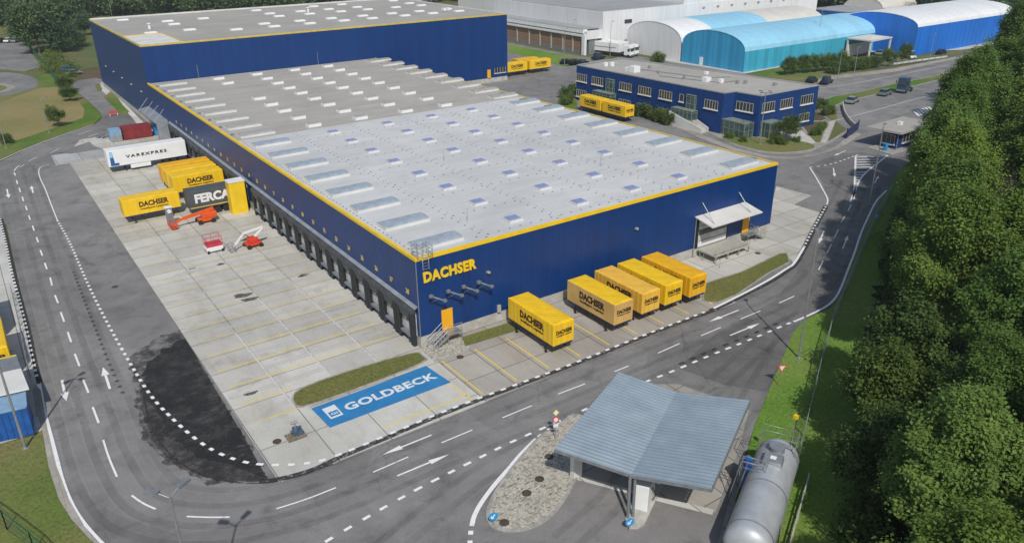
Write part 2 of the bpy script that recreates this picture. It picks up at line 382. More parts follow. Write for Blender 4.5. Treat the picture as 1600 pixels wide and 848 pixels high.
# ------------------------------------------------------------------ mesh builder
class MB:
    def __init__(s): s.marks = []; s.v = []; s.f = []; s.m = []; s.cur = 0; s.smooth = []
    def add(s, vs, fs, sm=False):
        o = len(s.v); s.marks.append((o, len(s.f))); s.v += [tuple(v) for v in vs]
        for f in fs: s.f.append([i + o for i in f]); s.m.append(s.cur); s.smooth.append(sm)
    def box(s, a, b):
        x0, y0, z0 = a; x1, y1, z1 = b
        if x0 > x1: x0, x1 = x1, x0
        if y0 > y1: y0, y1 = y1, y0
        if z0 > z1: z0, z1 = z1, z0
        s.add([(x0, y0, z0), (x1, y0, z0), (x1, y1, z0), (x0, y1, z0), (x0, y0, z1), (x1, y0, z1), (x1, y1, z1), (x0, y1, z1)],
              [(0, 3, 2, 1), (4, 5, 6, 7), (0, 1, 5, 4), (1, 2, 6, 5), (2, 3, 7, 6), (3, 0, 4, 7)])
        return s
    def hexa(s, lo, hi):
        """solid between two loops of equal length"""
        n = len(lo); s.add(list(lo) + list(hi), [tuple(reversed(range(n))), tuple(range(n, 2 * n))] +
                           [(i, (i + 1) % n, (i + 1) % n + n, i + n) for i in range(n)])
        return s
    def prism(s, poly, z0, z1, top=True, bottom=True):
        pts = [Vector((p[0], p[1], 0)) for p in poly]
        area = sum(pts[i].x * pts[(i + 1) % len(pts)].y - pts[(i + 1) % len(pts)].x * pts[i].y for i in range(len(pts)))
        if area < 0: pts.reverse()
        n = len(pts); tri = tessellate_polygon([pts]); fs = []
        for t in tri:
            a, b, c = t
            if (pts[b] - pts[a]).cross(pts[c] - pts[a]).z < 0: a, b, c = a, c, b
            if top: fs.append((a + n, b + n, c + n))
            if bottom: fs.append((a, c, b))
        for i in range(n): j = (i + 1) % n; fs.append((i, j, j + n, i + n))
        s.add([(p.x, p.y, z0) for p in pts] + [(p.x, p.y, z1) for p in pts], fs); return s
    def bar(s, a, b, wd=0.1, ht=None):
        a = Vector(a); b = Vector(b); ht = ht or wd; d = (b - a).normalized()
        up = Vector((0, 0, 1)) if abs(d.z) < 0.95 else Vector((0, 1, 0))
        x = d.cross(up).normalized() * wd / 2; y = x.cross(d).normalized() * ht / 2
        lo = [a - x - y, a + x - y, a + x + y, a - x + y]; hi = [p + b - a for p in lo]
        s.hexa(lo, hi); return s
    def tube(s, pts, r=0.05, n=8, r2=None, cap=True):
        pts = [Vector(p) for p in pts]; rings = []
        for i, p in enumerate(pts):
            d = (pts[min(i + 1, len(pts) - 1)] - pts[max(i - 1, 0)]).normalized()
            up = Vector((0, 0, 1)) if abs(d.z) < 0.9 else Vector((0, 1, 0))
            x = d.cross(up).normalized(); y = x.cross(d)
            rr = r if r2 is None else r + (r2 - r) * i / max(1, len(pts) - 1)
            if isinstance(r, (list, tuple)): rr = r[i]
            rings.append([p + (x * math.cos(2 * math.pi * k / n) + y * math.sin(2 * math.pi * k / n)) * rr for k in range(n)])
        vs = [q for rg in rings for q in rg]
        fs = [(i * n + k, i * n + (k + 1) % n, (i + 1) * n + (k + 1) % n, (i + 1) * n + k) for i in range(len(pts) - 1) for k in range(n)]
        s.add(vs, fs, True)
        if cap: s.add(rings[0], [tuple(range(n))]); s.add(rings[-1], [tuple(reversed(range(n)))])
        return s
    def disc(s, c, r, z, n=20):
        s.add([(c[0] + r * math.cos(2 * math.pi * k / n), c[1] + r * math.sin(2 * math.pi * k / n), z) for k in range(n)], [tuple(range(n))]); return s
    def ribbon(s, pts, wd, z):
        pts = [Vector((p[0], p[1], 0)) for p in pts]; L = []; Rr = []
        for i, p in enumerate(pts):
            d = (pts[min(i + 1, len(pts) - 1)] - pts[max(i - 1, 0)]).normalized(); nrm = Vector((-d.y, d.x, 0)) * wd / 2
            L.append(p + nrm); Rr.append(p - nrm)
        n = len(pts)
        s.add([(q.x, q.y, z) for q in Rr] + [(q.x, q.y, z) for q in L], [(i, i + 1, i + 1 + n, i + n) for i in range(n - 1)]); return s
    def build_each(s, name, ms, parent=None, world=False, bevel=0, per=1):
        """one object for every `per` solids added"""
        mk = s.marks[::per] + [(len(s.v), len(s.f))]; out = []
        for (v0, f0), (v1, f1) in zip(mk, mk[1:]):
            q = MB(); q.v = s.v[v0:v1]; q.f = [[i - v0 for i in f] for f in s.f[f0:f1]]; q.m = s.m[f0:f1]; q.smooth = s.smooth[f0:f1]
            out.append(q.build(name, ms, parent, world, bevel))
        return out
    def build(s, name, ms, parent=None, world=False, bevel=0):
        me = bpy.data.meshes.new(name); off = Vector((0, 0, 0))
        if world and parent is not None:
            p = parent
            while p is not None: off += p.location; p = p.parent
        me.from_pydata([tuple(Vector(v) - off) for v in s.v] if world and parent is not None else s.v, [], s.f)
        if not isinstance(ms, (list, tuple)): ms = [ms]
        for m in ms: me.materials.append(m)
        me.polygons.foreach_set('material_index', s.m)
        me.polygons.foreach_set('use_smooth', s.smooth); me.update()
        o = bpy.data.objects.new(name, me); COL.objects.link(o)
        if parent is not None: o.parent = parent
        if bevel:
            b = o.modifiers.new('bevel', 'BEVEL'); b.width = bevel; b.segments = 2; b.limit_method = 'ANGLE'; b.angle_limit = R(40)
        return o


def tag(o, label=None, cat=None, group=None, kind=None):
    if label: o['label'] = label
    if cat: o['category'] = cat
    if group: o['group'] = group
    if kind: o['kind'] = kind
    return o


def thing(name, label, cat, loc=(0, 0, 0), rz=0, group=None):
    o = bpy.data.objects.new(name, None); COL.objects.link(o); o.location = loc; o.rotation_euler = (0, 0, rz)
    o.empty_display_size = 0.5
    return tag(o, label, cat, group)


def copy_tree(o, parent=None):
    c = o.copy(); COL.objects.link(c)
    if parent is not None: c.parent = parent; c.matrix_parent_inverse = o.matrix_parent_inverse.copy()
    for ch in [k for k in COL.objects if k.parent == o]: copy_tree(ch, c)
    return c


CH = {}
def copy_thing(o, loc, rz=None, label=None, scale=None, group=None):
    c = copy_tree(o); c.location = loc
    if rz is not None: c.rotation_euler = (0, 0, rz)
    if label: c['label'] = label
    if scale: c.scale = scale
    if group: c['group'] = group
    return c


_tc = {}
def text_mesh(s, weight=0.02, depth=0.03, spacing=1.0):
    key = (s, weight, depth, spacing)
    if key in _tc: return _tc[key]
    cu = bpy.data.curves.new('txt', 'FONT'); cu.body = s; cu.size = 1; cu.offset = weight; cu.extrude = depth / 2
    cu.resolution_u = 3; cu.space_character = spacing
    o = bpy.data.objects.new('txt', cu); COL.objects.link(o)
    dg = bpy.context.evaluated_depsgraph_get(); me = bpy.data.meshes.new_from_object(o.evaluated_get(dg))
    bpy.data.objects.remove(o)
    n = len(me.vertices); co = np.empty(n * 3); me.vertices.foreach_get('co', co); co = co.reshape(-1, 3)
    mn = co.min(0); mx = co.max(0); co = (co - (mn + mx) / 2) / np.array([mx[0] - mn[0], mx[1] - mn[1], 1.0])
    me.vertices.foreach_set('co', co.ravel()); me.materials.clear()
    _tc[key] = me
    return me


def text(name, s, m, center, xd, yd, wd, ht, parent=None, weight=0.02, depth=0.03, world=False, spacing=1.0):
    """lettering wd wide and ht high, standing on the plane spanned by xd, yd"""
    me = text_mesh(s, weight, depth, spacing).copy(); me.materials.append(m)
    xd = Vector(xd).normalized(); yd = Vector(yd).normalized(); zd = xd.cross(yd)
    mt = Matrix((xd, yd, zd)).transposed().to_4x4() @ Matrix.Diagonal((wd, ht, 1, 1))
    me.transform(mt)
    o = bpy.data.objects.new(name, me); COL.objects.link(o)
    c = Vector(center)
    if parent is not None:
        o.parent = parent
        if world:
            p = parent
            while p is not None: c = c - p.location; p = p.parent
    o.location = c
    return o


def struct(name, mb, m, parent=None):
    return tag(mb.build(name, m, parent), kind='structure')


def sheet(name, poly, z, m, thick=0.02, kind='structure', zb=None):
    return tag(MB().prism(poly, (z - thick) if zb is None else zb, z).build(name, m), kind=kind)


# ================================================================== GROUND
MBg = MB().prism([(-900, -700), (1500, -700), (1500, 1500), (-900, 1500)], -0.6, -0.06)
struct('ground', MBg, M['terrain'])
site = SL([(-200, 330), (0, 253), (47, 230), (98, 211), (146, 196), (160, 186), (157, 176), (140, 160), (120, 143), (113, 133), (122, 126), (152, 121), (172, 116)])
site += [Vector(q) for q in [(10, 200, 0), (92, 190, 0), (127, 178, 0), (127, 128, 0), (132, 118, 0), (140, 128, 0), (143, 60, 0), (128, 50, 0)]]
site += SL([(1300, 200), (1345, 200), (1440, 175), (1520, 150), (1560, 170), (1440, 235), (1408, 262), (1381, 306), (1360, 345), (1333, 405), (1316, 455), (1300, 478), (1255, 500), (1238, 522), (1210, 590),
            (1180, 662), (1160, 722), (1130, 848), (1090, 1050), (520, 1150), (220, 960), (165, 862), (135, 826), (112, 785), (92, 730), (76, 672), (66, 620), (55, 560), (40, 490), (10, 350), (-60, 345)])
sheet('site_road', site, 0.0, M['asphalt'])
sheet('right_road', SL([(1408, 262), (1381, 306), (1360, 345), (1333, 405), (1316, 455), (1300, 478), (1255, 500), (1238, 522), (1200, 612), (1130, 600), (1060, 575), (1120, 520), (1210, 470),
                        (1245, 425), (1262, 385), (1290, 335), (1296, 310), (1280, 275), (1265, 258), (1310, 240), (1350, 238)]), 0.02, M['asphalt_road'])
sheet('smooth_patch', SL([(92, 676), (225, 650), (240, 690), (300, 738), (420, 758), (560, 745), (600, 775), (520, 800), (400, 815), (280, 835), (200, 812), (140, 780)]), 0.02, M['asphalt_new'])
def ragged(pts, amp=.25, step=.5, seed=1, closed=True):
    rd = random.Random(seed); out = []
    for a, b in zip(pts, pts[1:] + ([pts[0]] if closed else [])):
        n = max(1, int((b - a).length / step)); out += [a.lerp(b, i / n) + Vector((rd.uniform(-amp, amp), rd.uniform(-amp, amp), 0)) for i in range(n)]
    return out
sheet('brown_patch', ragged(SL([(215, 590), (222, 640), (238, 692), (270, 724), (310, 744), (360, 754), (418, 750), (380, 680), (300, 650)]), .18, .5, 2), 0.022, M['asphalt_brown'])
sheet('dark_patch', [S(418, 748), S(380, 680), S(335, 605), S(291, 529)] + ragged(SL([(280, 532), (258, 545), (235, 562), (222, 580), (226, 610), (240, 640), (262, 680), (300, 708), (345, 722), (385, 738)]), .35, .5, 3, False), 0.025, M['asphalt_dark'])
sheet('soot_film', ragged(SL([(200, 560), (240, 530), (292, 510), (310, 560), (420, 752), (330, 757), (262, 728), (226, 690), (212, 620)]), .3, .5, 5), 0.0285, M['halo'], 0.001)
# concrete yard: long dock apron and the stall strip along the front
XL = -18.5
sheet('concrete_yard', [(XL, -11.6), (XL + 4, -11.9), (0.2, -11.7), (0.2, 112), (-14, 112), (-18.2, 100)], 0.03, M['yard'])
sheet('bright_apron', [(XL, -11.55), (XL + 4, -11.8), (-0.8, -11.55), (-0.8, -7.25), (-12.7, -7.3), (-12.9, -3.2), (XL, -2.9)], 0.045, M['apron'])
sheet('stall_strip', [(0.0, -11.65), (32.5, -11.6), (33.5, -9.9), (33.5, 0.2), (0.0, 0.2)], 0.035, M['stall'])
pad = [Vector((33.5, -9.9, 0)), Vector((33.5, 0.5, 0)), Vector((52.6, 0.5, 0)), Vector((52.9, 8.5, 0))] + SL([(1216, 296), (1268, 308), (1240, 320), (1283, 331), (1291, 333), (1268, 365), (1252, 392), (1240, 413), (1228, 398)])
pad += [Vector((39, -6.5, 0))]
sheet('right_pad', SL([(1085, 470), (1100, 452), (1130, 437), (1228, 396), (1240, 412), (1254, 388), (1270, 362), (1288, 334), (1240, 320), (1268, 306), (1213, 291)]) + [Vector((52.3, 0.4, 0)), Vector((33.5, 0.4, 0))], 0.03, M['yard'])
sheet('pale_track', SL([(80, 243), (160, 232), (232, 221), (300, 212), (300, 223), (232, 235), (165, 247), (88, 259)]), 0.05, M['pale_slab'])
sheet('dark_strip', SL([(90, 238), (140, 222), (146, 228), (160, 233), (110, 241)]), 0.055, M['asphalt_new'])
# lawns
def lawn(name, px, m, z=0.10, kerb=0.16, closed=True):
    pts = SL(px); sheet(name, pts, z, m, zb=-0.05)
    if kerb:
        k = MB(); q = pts + [pts[0], pts[1]]
        for i in range(len(pts)):
            a, b = q[i], q[i + 1]; d = (b - a)
            if d.length < 0.05: continue
            n = Vector((d.y, -d.x, 0)).normalized() * kerb / 2
            k.hexa([a - n + Vector((0, 0, -.02)), a + n + Vector((0, 0, -.02)), b + n + Vector((0, 0, -.02)), b - n + Vector((0, 0, -.02))],
                   [a - n + Vector((0, 0, .13)), a + n + Vector((0, 0, .13)), b + n + Vector((0, 0, .13)), b - n + Vector((0, 0, .13))])
        struct('kerb', k, M['kerb'])


def smooth_px(px, it=2):
    for _ in range(it):
        o = []
        for i in range(len(px)):
            a, b = px[i], px[(i + 1) % len(px)]
            o += [(a[0] * .75 + b[0] * .25, a[1] * .75 + b[1] * .25), (a[0] * .25 + b[0] * .75, a[1] * .25 + b[1] * .75)]
        px = o
    return px


lawn('olive_island', smooth_px([(455, 622), (470, 606), (560, 575), (652, 549), (660, 556), (672, 566), (480, 637), (462, 636)]), M['olive'])
lawn('olive_strip', [(727, 540), (800, 518), (795, 506), (722, 528)], M['olive'], kerb=0)
sheet('olive_strip', SL([(728, 541), (800, 519), (812, 514), (800, 503), (722, 527)]), 0.06, M['olive'])
sheet('rubble_bed', SL([(655, 545), (680, 566), (735, 545), (727, 526), (700, 530), (662, 540)]), 0.05, M['gravel'])
lawn('right_lawn', [(1098, 465), (1103, 443), (1160, 425), (1218, 397), (1229, 396), (1234, 410), (1200, 428), (1150, 462), (1120, 474), (1100, 472)], M['olive'])
lawn('office_lawn', smooth_px([(1124, 216), (1148, 226), (1188, 237), (1225, 240), (1262, 236), (1278, 230), (1258, 222), (1215, 218), (1140, 212)]), M['grass'])
sheet('corner_lawn', SL([(-80, 690), (0, 695), (55, 682), (66, 672), (76, 730), (92, 780), (112, 812), (140, 842), (190, 890), (190, 1000), (-300, 1000)]), 0.08, M['grass'], zb=-0.05)
sheet('left_pavement', SL([(55, 600), (64, 610), (74, 668), (88, 726), (108, 780), (132, 822), (165, 858), (140, 848), (112, 812), (92, 780), (76, 730), (66, 672), (50, 620)]), 0.06, M['pave'], zb=-0.05)
sheet('left_forecourt', SL([(-120, 350), (0, 352), (8, 372), (22, 430), (38, 500), (58, 600), (66, 672), (0, 692), (-150, 700)]), 0.04, M['apron'], zb=-0.05)
sheet('verge', SL([(1300, 480), (1255, 501), (1238, 522), (1210, 590), (1180, 662), (1163, 722), (1133, 848), (1095, 1050), (1400, 1050), (1400, 848), (1360, 700), (1370, 560), (1385, 450), (1400, 380), (1420, 300), (1440, 262), (1408, 262), (1381, 306), (1360, 345), (1333, 405), (1316, 455)]), 0.05, M['verge'], zb=-0.07)
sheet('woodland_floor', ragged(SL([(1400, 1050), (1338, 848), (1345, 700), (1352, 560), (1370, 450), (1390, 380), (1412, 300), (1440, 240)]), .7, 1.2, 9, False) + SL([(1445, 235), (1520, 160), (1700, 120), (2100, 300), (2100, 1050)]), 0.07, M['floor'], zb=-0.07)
sheet('meadow', SL([(-300, 350), (0, 245), (45, 224), (98, 205), (146, 190), (150, 178), (135, 162), (112, 145), (105, 133), (70, 133), (0, 148), (-300, 200)]), 0.03, M['field'], zb=-0.07)
sheet('meadow_margin', SL([(-200, 326), (0, 250), (46, 229), (98, 210), (147, 194), (158, 184), (156, 176), (138, 160), (118, 143), (108, 142), (124, 160), (132, 172), (130, 184), (95, 196), (45, 214), (0, 228), (-200, 300)]), 0.05, M['grass'], zb=-0.07)
sheet('meadow_margin', SL([(-200, 170), (0, 140), (62, 120), (80, 112), (104, 128), (96, 136), (60, 138), (0, 160), (-200, 200)]), 0.05, M['grass'], zb=-0.07)
sheet('scrub', SL([(55, 84), (100, 128), (110, 132), (122, 124), (165, 112), (150, 60), (140, 48), (100, 48), (60, 70)]), 0.02, M['scrub'], zb=-0.07)
sheet('dirt_patch', SL([(118, 124), (112, 112), (135, 108), (152, 104), (162, 118), (168, 126), (150, 122)]), 0.03, M['soil'], zb=-0.07)
sheet('side_lawn', SL([(162, 152), (176, 141), (192, 165), (202, 175), (196, 181), (188, 178)]), 0.06, M['grass'], zb=-0.05)
sheet('side_lawn', SL([(148, 133), (155, 131), (160, 140), (153, 143)]), 0.06, M['grass'], zb=-0.05)
sheet('side_paving', SL([(156, 130), (162, 128), (232, 200), (222, 205), (205, 182), (160, 143)]), 0.05, M['apron'], zb=-0.05)
sheet('car_park', SL([(-100, 62), (0, 68), (36, 67), (64, 104), (40, 112), (0, 108), (-100, 95)]), 0.02, M['asphalt'], zb=-0.07)
sheet('roundabout_road', smooth_px([(-160, 128), (0, 112), (40, 117), (62, 124), (56, 136), (30, 145), (0, 152), (-160, 175)], 0) and SL(smooth_px([(-160, 128), (0, 112), (48, 118), (62, 128), (56, 140), (0, 152), (-160, 178)], 1)), 0.06, M['asphalt_far'], zb=-0.07)
sheet('roundabout_kerb', SL([(0, 131), (18, 133), (25, 137), (18, 141), (0, 146), (-60, 150), (-60, 128)]), 0.08, M['pave'], zb=-0.07)
sheet('roundabout_lawn', SL([(0, 134), (8, 135), (12, 138), (0, 143), (-60, 146), (-60, 131)]), 0.10, M['grass'], zb=-0.07)
sheet('far_meadow', SL([(-200, 60), (0, 56), (28, 44), (80, 36), (140, 35), (300, 60), (300, 18), (100, 16), (-200, 28)]), 0.02, M['olive'], zb=-0.07)
sheet('far_meadow', [(150, 225), (260, 225), (300, 330), (180, 380)], 0.02, M['terrain'], zb=-0.07)
# far right: streets, car park, slip road, median
sheet('main_street', SL([(1276, 172), (1278, 150), (1268, 120), (1300, 118), (1400, 106), (1480, 92), (1700, 60), (1900, 130), (1560, 190), (1440, 240), (1408, 262), (1345, 205), (1300, 205)]), -0.005, M['asphalt_far'], zb=-0.07)
lawn('median', [(1279, 172), (1281, 160), (1300, 152), (1345, 144), (1400, 131), (1455, 121), (1500, 110), (1520, 112), (1460, 127), (1415, 138), (1365, 149), (1320, 159), (1296, 170)], M['grass'])
sheet('pavement', SL([(1280, 132), (1300, 124), (1400, 112), (1470, 97), (1560, 80), (1560, 77), (1470, 93), (1395, 108), (1300, 119), (1275, 126)]), 0.06, M['pave'], zb=-0.05)
sheet('tent_forecourt', SL([(1040, 95), (1063, 100), (1163, 115), (1300, 90), (1371, 80), (1500, 78), (1560, 70), (1900, 60), (1900, 20), (1300, 20), (1000, 40)]), -0.02, M['apron'], zb=-0.07)
lawn('tent_lawn', [(1172, 117), (1218, 108), (1300, 96), (1371, 92), (1371, 107), (1300, 119), (1240, 127)], M['grass'], kerb=0)
sheet('brick_hall_lawn', SL([(795, 70), (905, 92), (925, 100), (922, 96), (880, 104), (830, 90), (795, 82)]), 0.06, M['verge'], zb=-0.05)
sheet('corner_shrub_bed', SL([(870, 170), (873, 150), (885, 140), (900, 130), (902, 172), (895, 176)]), 0.06, M['grass'], zb=-0.05)
# office garden
sheet('garden_paving', SL([(1050, 188), (1100, 205), (1125, 216), (1150, 228), (1188, 239), (1225, 242), (1265, 238), (1284, 230), (1300, 222), (1320, 208), (1325, 203), (1313, 198), (1290, 188), (1270, 180), (1225, 190), (1191, 212), (1130, 208)]), 0.04, M['pave'], zb=-0.05)
sheet('concrete_slope', SL([(1214, 216), (1220, 205), (1244, 198), (1275, 223), (1262, 226), (1240, 217)]), 0.09, M['apron'], zb=-0.05)
sheet('flower_bed', SL([(1250, 187), (1270, 176), (1283, 178), (1290, 186), (1284, 189), (1262, 189)]), 0.09, M['soil'], zb=-0.05)
sheet('flower_bed', SL([(1250, 191), (1284, 191), (1291, 189), (1280, 212), (1275, 220), (1262, 207)]), 0.09, M['soil'], zb=-0.05)
lawn('garden_lawn', [(1263, 208), (1291, 190), (1282, 222), (1274, 223)], M['grass'], kerb=0)
lawn('garden_lawn', [(1306, 190), (1323, 203), (1310, 212), (1294, 221)], M['scrub'], kerb=0)
lawn('garden_lawn', [(1279, 172), (1300, 166), (1308, 176), (1308, 186), (1300, 188), (1285, 176)], M['grass'], kerb=0)
sheet('garden_path', SL([(1296, 190), (1306, 189), (1290, 224), (1282, 223)]), 0.10, M['plinth'], zb=-0.05)
sheet('kerb_walk', SL([(1050, 190), (1100, 212), (1150, 232), (1200, 244), (1240, 246), (1280, 240), (1305, 230), (1325, 214), (1340, 208), (1345, 211), (1322, 226), (1300, 236), (1262, 246), (1225, 249), (1185, 245), (1140, 234), (1090, 215), (1040, 192)]), 0.07, M['pave'], zb=-0.05)
# fuel station ground
lawn('gravel_island', smooth_px([(846, 680), (870, 668), (905, 640), (935, 690), (912, 720), (890, 770), (862, 808), (820, 830), (775, 828), (760, 812), (765, 785), (790, 745), (820, 708)], 2), M['gravel'], 0.12, 0.22)
sheet('station_apron', SL([(900, 740), (1112, 790), (1155, 690), (1180, 700), (1130, 848), (1100, 960), (700, 990), (770, 850), (860, 812)]), 0.015, M['asphalt_station'])
sheet('station_slab', SL([(902, 742), (1118, 800), (1155, 700), (1170, 640), (1060, 600), (960, 600)]), 0.025, M['stall'])
sheet('side_kerb', SL([(1155, 728), (1163, 722), (1135, 848), (1112, 960), (1100, 960), (1122, 848), (1143, 770)]), 0.09, M['kerb'], zb=-0.05)
sheet('slab_strip', SL([(898, 748), (904, 742), (1000, 768), (1116, 796), (1113, 804), (998, 775)]), 0.03, M['apron'])

# ------------------------------------------------------------------ markings
GH = MB(); WS = MB(); WL = MB(); YL = MB(); YF = MB(); TR = MB(); WF = MB()
ZM = 0.055
def resample(pts, step=0.5):
    out = [pts[0]]
    for a, b in zip(pts, pts[1:]):
        n = max(1, int((b - a).length / step))
        out += [a.lerp(b, (i + 1) / n) for i in range(n)]
    return out


def cat(pts, it=2):
    for _ in range(it):
        o = [pts[0]]
        for a, b in zip(pts, pts[1:]): o += [a.lerp(b, .25), a.lerp(b, .75)]
        pts = o + [pts[-1]]
    return pts


def solid(mb, px, wd, z=ZM): mb.ribbon(cat(SL(px)), wd, z)


def dashes(mb, px, wd, dash, gap, z=ZM):
    pts = resample(cat(SL(px)), 0.1); acc = 0; cur = []
    for a, b in zip(pts, pts[1:]):
        acc += (b - a).length; ph = acc % (dash + gap)
        if ph < dash: cur.append(b)
        elif len(cur) > 1: mb.ribbon([cur[0], cur[len(cur) // 2], cur[-1]], wd, z); cur = []
        else: cur = []


def seg(mb, a, b, wd=0.16, z=ZM): mb.ribbon([S(*a), S(*b)], wd, z)


def arrow(a, b, wd=0.16, head=0.55, frac=0.62, z=ZM):
    a = S(*a); b = S(*b); d = (b - a); L = d.length; d.normalize(); n = Vector((-d.y, d.x, 0))
    h = a + d * L * frac
    WL.ribbon([a, h], wd, z)
    WL.add([(h + n * head / 2).to_tuple()[:2] + (z,), (h - n * head / 2).to_tuple()[:2] + (z,), b.to_tuple()[:2] + (z,)], [(0, 1, 2)])


solid(WL, [(78, 257), (66, 260), (60, 265), (62, 278), (70, 293), (80, 320), (90, 345)], 0.14)
dashes(WL, [(90, 345), (110, 380), (135, 440), (170, 510), (215, 588), (240, 625), (270, 655), (300, 682), (330, 703), (365, 718), (400, 726), (450, 727), (490, 723), (520, 715),
            (600, 682), (700, 640), (810, 600), (900, 567), (1000, 526), (1111, 484)], 0.28, 0.62, 0.60, 0.06)
solid(TR, [(405, 752), (430, 751), (490, 735), (520, 719), (600, 686), (700, 643), (810, 602.5), (900, 569), (1000, 528.5), (1112, 486)], 0.55, 0.05)
solid(TR, [(1111, 486), (1160, 462), (1205, 440), (1232, 421), (1243, 414), (1256, 390), (1268, 365), (1291, 322)], 0.7, 0.05)
solid(WL, [(1115, 482), (1160, 460), (1205, 436), (1232, 418), (1240, 414), (1256, 387)], 0.30)
dashes(WL, [(1256, 387), (1268, 362), (1292, 320)], 0.28, 0.6, 0.6)
solid(WL, [(1292, 320), (1294, 312), (1287, 299), (1276, 279), (1265, 262)], 0.20)
dashes(WL, [(1265, 262), (1282, 260), (1300, 257), (1330, 246), (1347, 240)], 0.25, 0.7, 0.7)
solid(WL, [(1337, 244), (1336, 275), (1335, 300), (1333, 312)], 0.32)
solid(WL, [(1387, 243), (1372, 255), (1357, 266), (1347, 276), (1340, 287), (1335, 302), (1328, 316)], 0.30)
solid(WL, [(1337, 244), (1360, 244), (1387, 243)], 0.15)
re_ = [(1387, 243), (1372, 255), (1357, 266), (1347, 276), (1340, 287), (1336, 300)]
for i in range(14):
    y = 246 + i * 4.0
    for (a, b) in zip(re_, re_[1:]):
        if a[1] <= y <= b[1]:
            x = a[0] + (b[0] - a[0]) * (y - a[1]) / (b[1] - a[1]); seg(WL, (1337 - i * .1, y), (x, y - 0.6), 0.34)
for a, b in [((1330, 320), (1325, 330)), ((1320, 338), (1314, 348)), ((1310, 359), (1304, 371)), ((1299, 382), (1292, 396)), ((1286, 408), (1279, 422)),
             ((1217, 474), (1241, 463)), ((1157, 499), (1188, 486)), ((1095, 525), (1126, 512)), ((1028, 552), (1062, 537)), ((960, 581), (982, 572)), ((872, 616), (914, 600)),
             ((785, 653), (831, 634)), ((690, 692), (738, 672)), ((583, 738), (638, 714))]: seg(WL, a, b, 0.13)
solid(WL, [(432, 795), (480, 780), (525, 762)], 0.13)
solid(WL, [(1385, 298), (1379, 304), (1368, 315), (1357, 338), (1345, 364), (1335, 396), (1325, 421), (1314, 451), (1303, 470), (1287, 482), (1257, 496), (1240, 503)], 0.24)
dashes(WL, [(1236, 504), (1170, 532), (1103, 558), (1045, 583), (1000, 600), (945, 626), (870, 660), (800, 690), (740, 720), (640, 770), (510, 845), (440, 890)], 0.26, 0.75, 0.75)
dashes(TR, [(1216, 505), (1160, 529), (1103, 551), (1060, 570)], 0.3, 0.75, 0.75)
solid(WL, [(838, 686), (815, 708), (795, 732), (772, 758), (752, 785), (741, 805), (737, 822)], 0.34)
dashes(WL, [(736, 828), (734, 848), (735, 890)], 0.34, 0.55, 0.35)
dashes(WL, [(840, 684), (858, 671), (880, 655)], 0.3, 0.6, 0.6)
arrow((674, 680), (597, 711)); arrow((621, 743.6), (702, 710)); arrow((1154, 485), (1108, 503)); arrow((1140.6, 524.5), (1187, 505.5))
arrow((1316.6, 389), (1325, 368)); arrow((1287.5, 361), (1279, 381)); arrow((1366, 287), (1373, 275)); arrow((1302, 263), (1304.3, 277)); arrow((1321, 236), (1303, 244))
arrow((97, 594), (104, 627), 0.22, 0.7); arrow((172, 608), (161, 574), 0.22, 0.7); arrow((11, 296), (14, 310), 0.22, 0.7); arrow((52, 302), (49, 291), 0.22, 0.7)
for a, b in [((78.5, 434), (81.5, 446.5)), ((86, 461.5), (91, 474)), ((95, 488), (100.5, 503)), ((106, 519), (111.5, 535)), ((117, 553), (124.5, 572.5)), ((130, 593), (138.5, 614)),
             ((145, 636), (154.5, 661)), ((22.5, 270), (24, 275)), ((26, 282), (27.5, 288)), ((30, 294), (32, 301)), ((35, 308), (37, 315)), ((40, 322), (42.5, 329)), ((45, 337), (47.5, 344)),
             ((51, 353), (53.5, 361)), ((57, 371), (60, 379)), ((63, 391), (66.5, 400)), ((70, 411), (73.5, 421))]: seg(WL, a, b, 0.18)
solid(WL, [(22, 268), (26, 262), (31, 259)], 0.16)
solid(WL, [(161.5, 687.5), (170, 715), (183, 745)], 0.15); solid(WL, [(206, 774), (222, 786), (243.5, 795.5)], 0.15); solid(WL, [(292, 807), (325, 808.5), (359, 808)], 0.15)
dashes(WL, [(0, 342), (10, 383), (17.5, 424), (30, 469), (42.5, 519), (52.5, 569), (60, 597)], 0.28, 0.6, 0.55)
solid(TR, [(2, 342), (12, 383), (20, 424), (32, 469), (45, 519), (54.5, 569), (62, 597)], 0.5, 0.045)
solid(WL, [(61, 600), (68, 640), (80, 685), (88, 715), (97, 752), (112, 790), (130, 818), (155, 846), (180, 870)], 0.34)
solid(WL, [(0, 251), (47, 229.5), (98, 211), (146, 195)], 0.16)
for a, b in [((122, 211), (143, 204)), ((139, 214), (153, 209)), ((45, 252), (58, 246)), ((78, 240), (92, 233)), ((31, 262), (38, 258))]: seg(WL, a, b, 0.16)
dashes(GH, [(115, 424), (130, 465), (148, 510), (165, 555), (180, 590), (195, 620)], 0.32, 0.55, 0.65, 0.045)
solid(TR, [(222, 600), (232, 660), (262, 710), (310, 742), (380, 757), (440, 752), (520, 725)], 0.12, 0.045)
solid(TR, [(1160, 720), (1175, 690), (1215, 600)], 0.10, 0.045)
# roundabout markings / far street
solid(WL, [(1280, 138), (1330, 132), (1400, 118), (1480, 102)], 0.16, 0.02)
solid(WL, [(1300, 190), (1370, 172), (1440, 152), (1500, 140)], 0.14, 0.02)
for i in range(6): seg(WL, (1428 + i * 4.4, 174 - i * 1.4), (1436 + i * 4.4, 182 - i * 1.5), 0.5, 0.06)
# yellow stall lines in front
for k in range(9): YL.ribbon([(0.35 + 3.72 * k, -3.4), (0.35 + 3.72 * k, -10.5)], 0.13, 0.045)
YL.ribbon([(-1.2, -7.6), (-0.9, -10.8)], 0.13, 0.055); YL.ribbon([(-0.9, -9.9), (-9.2, -9.9)], 0.13, 0.055)
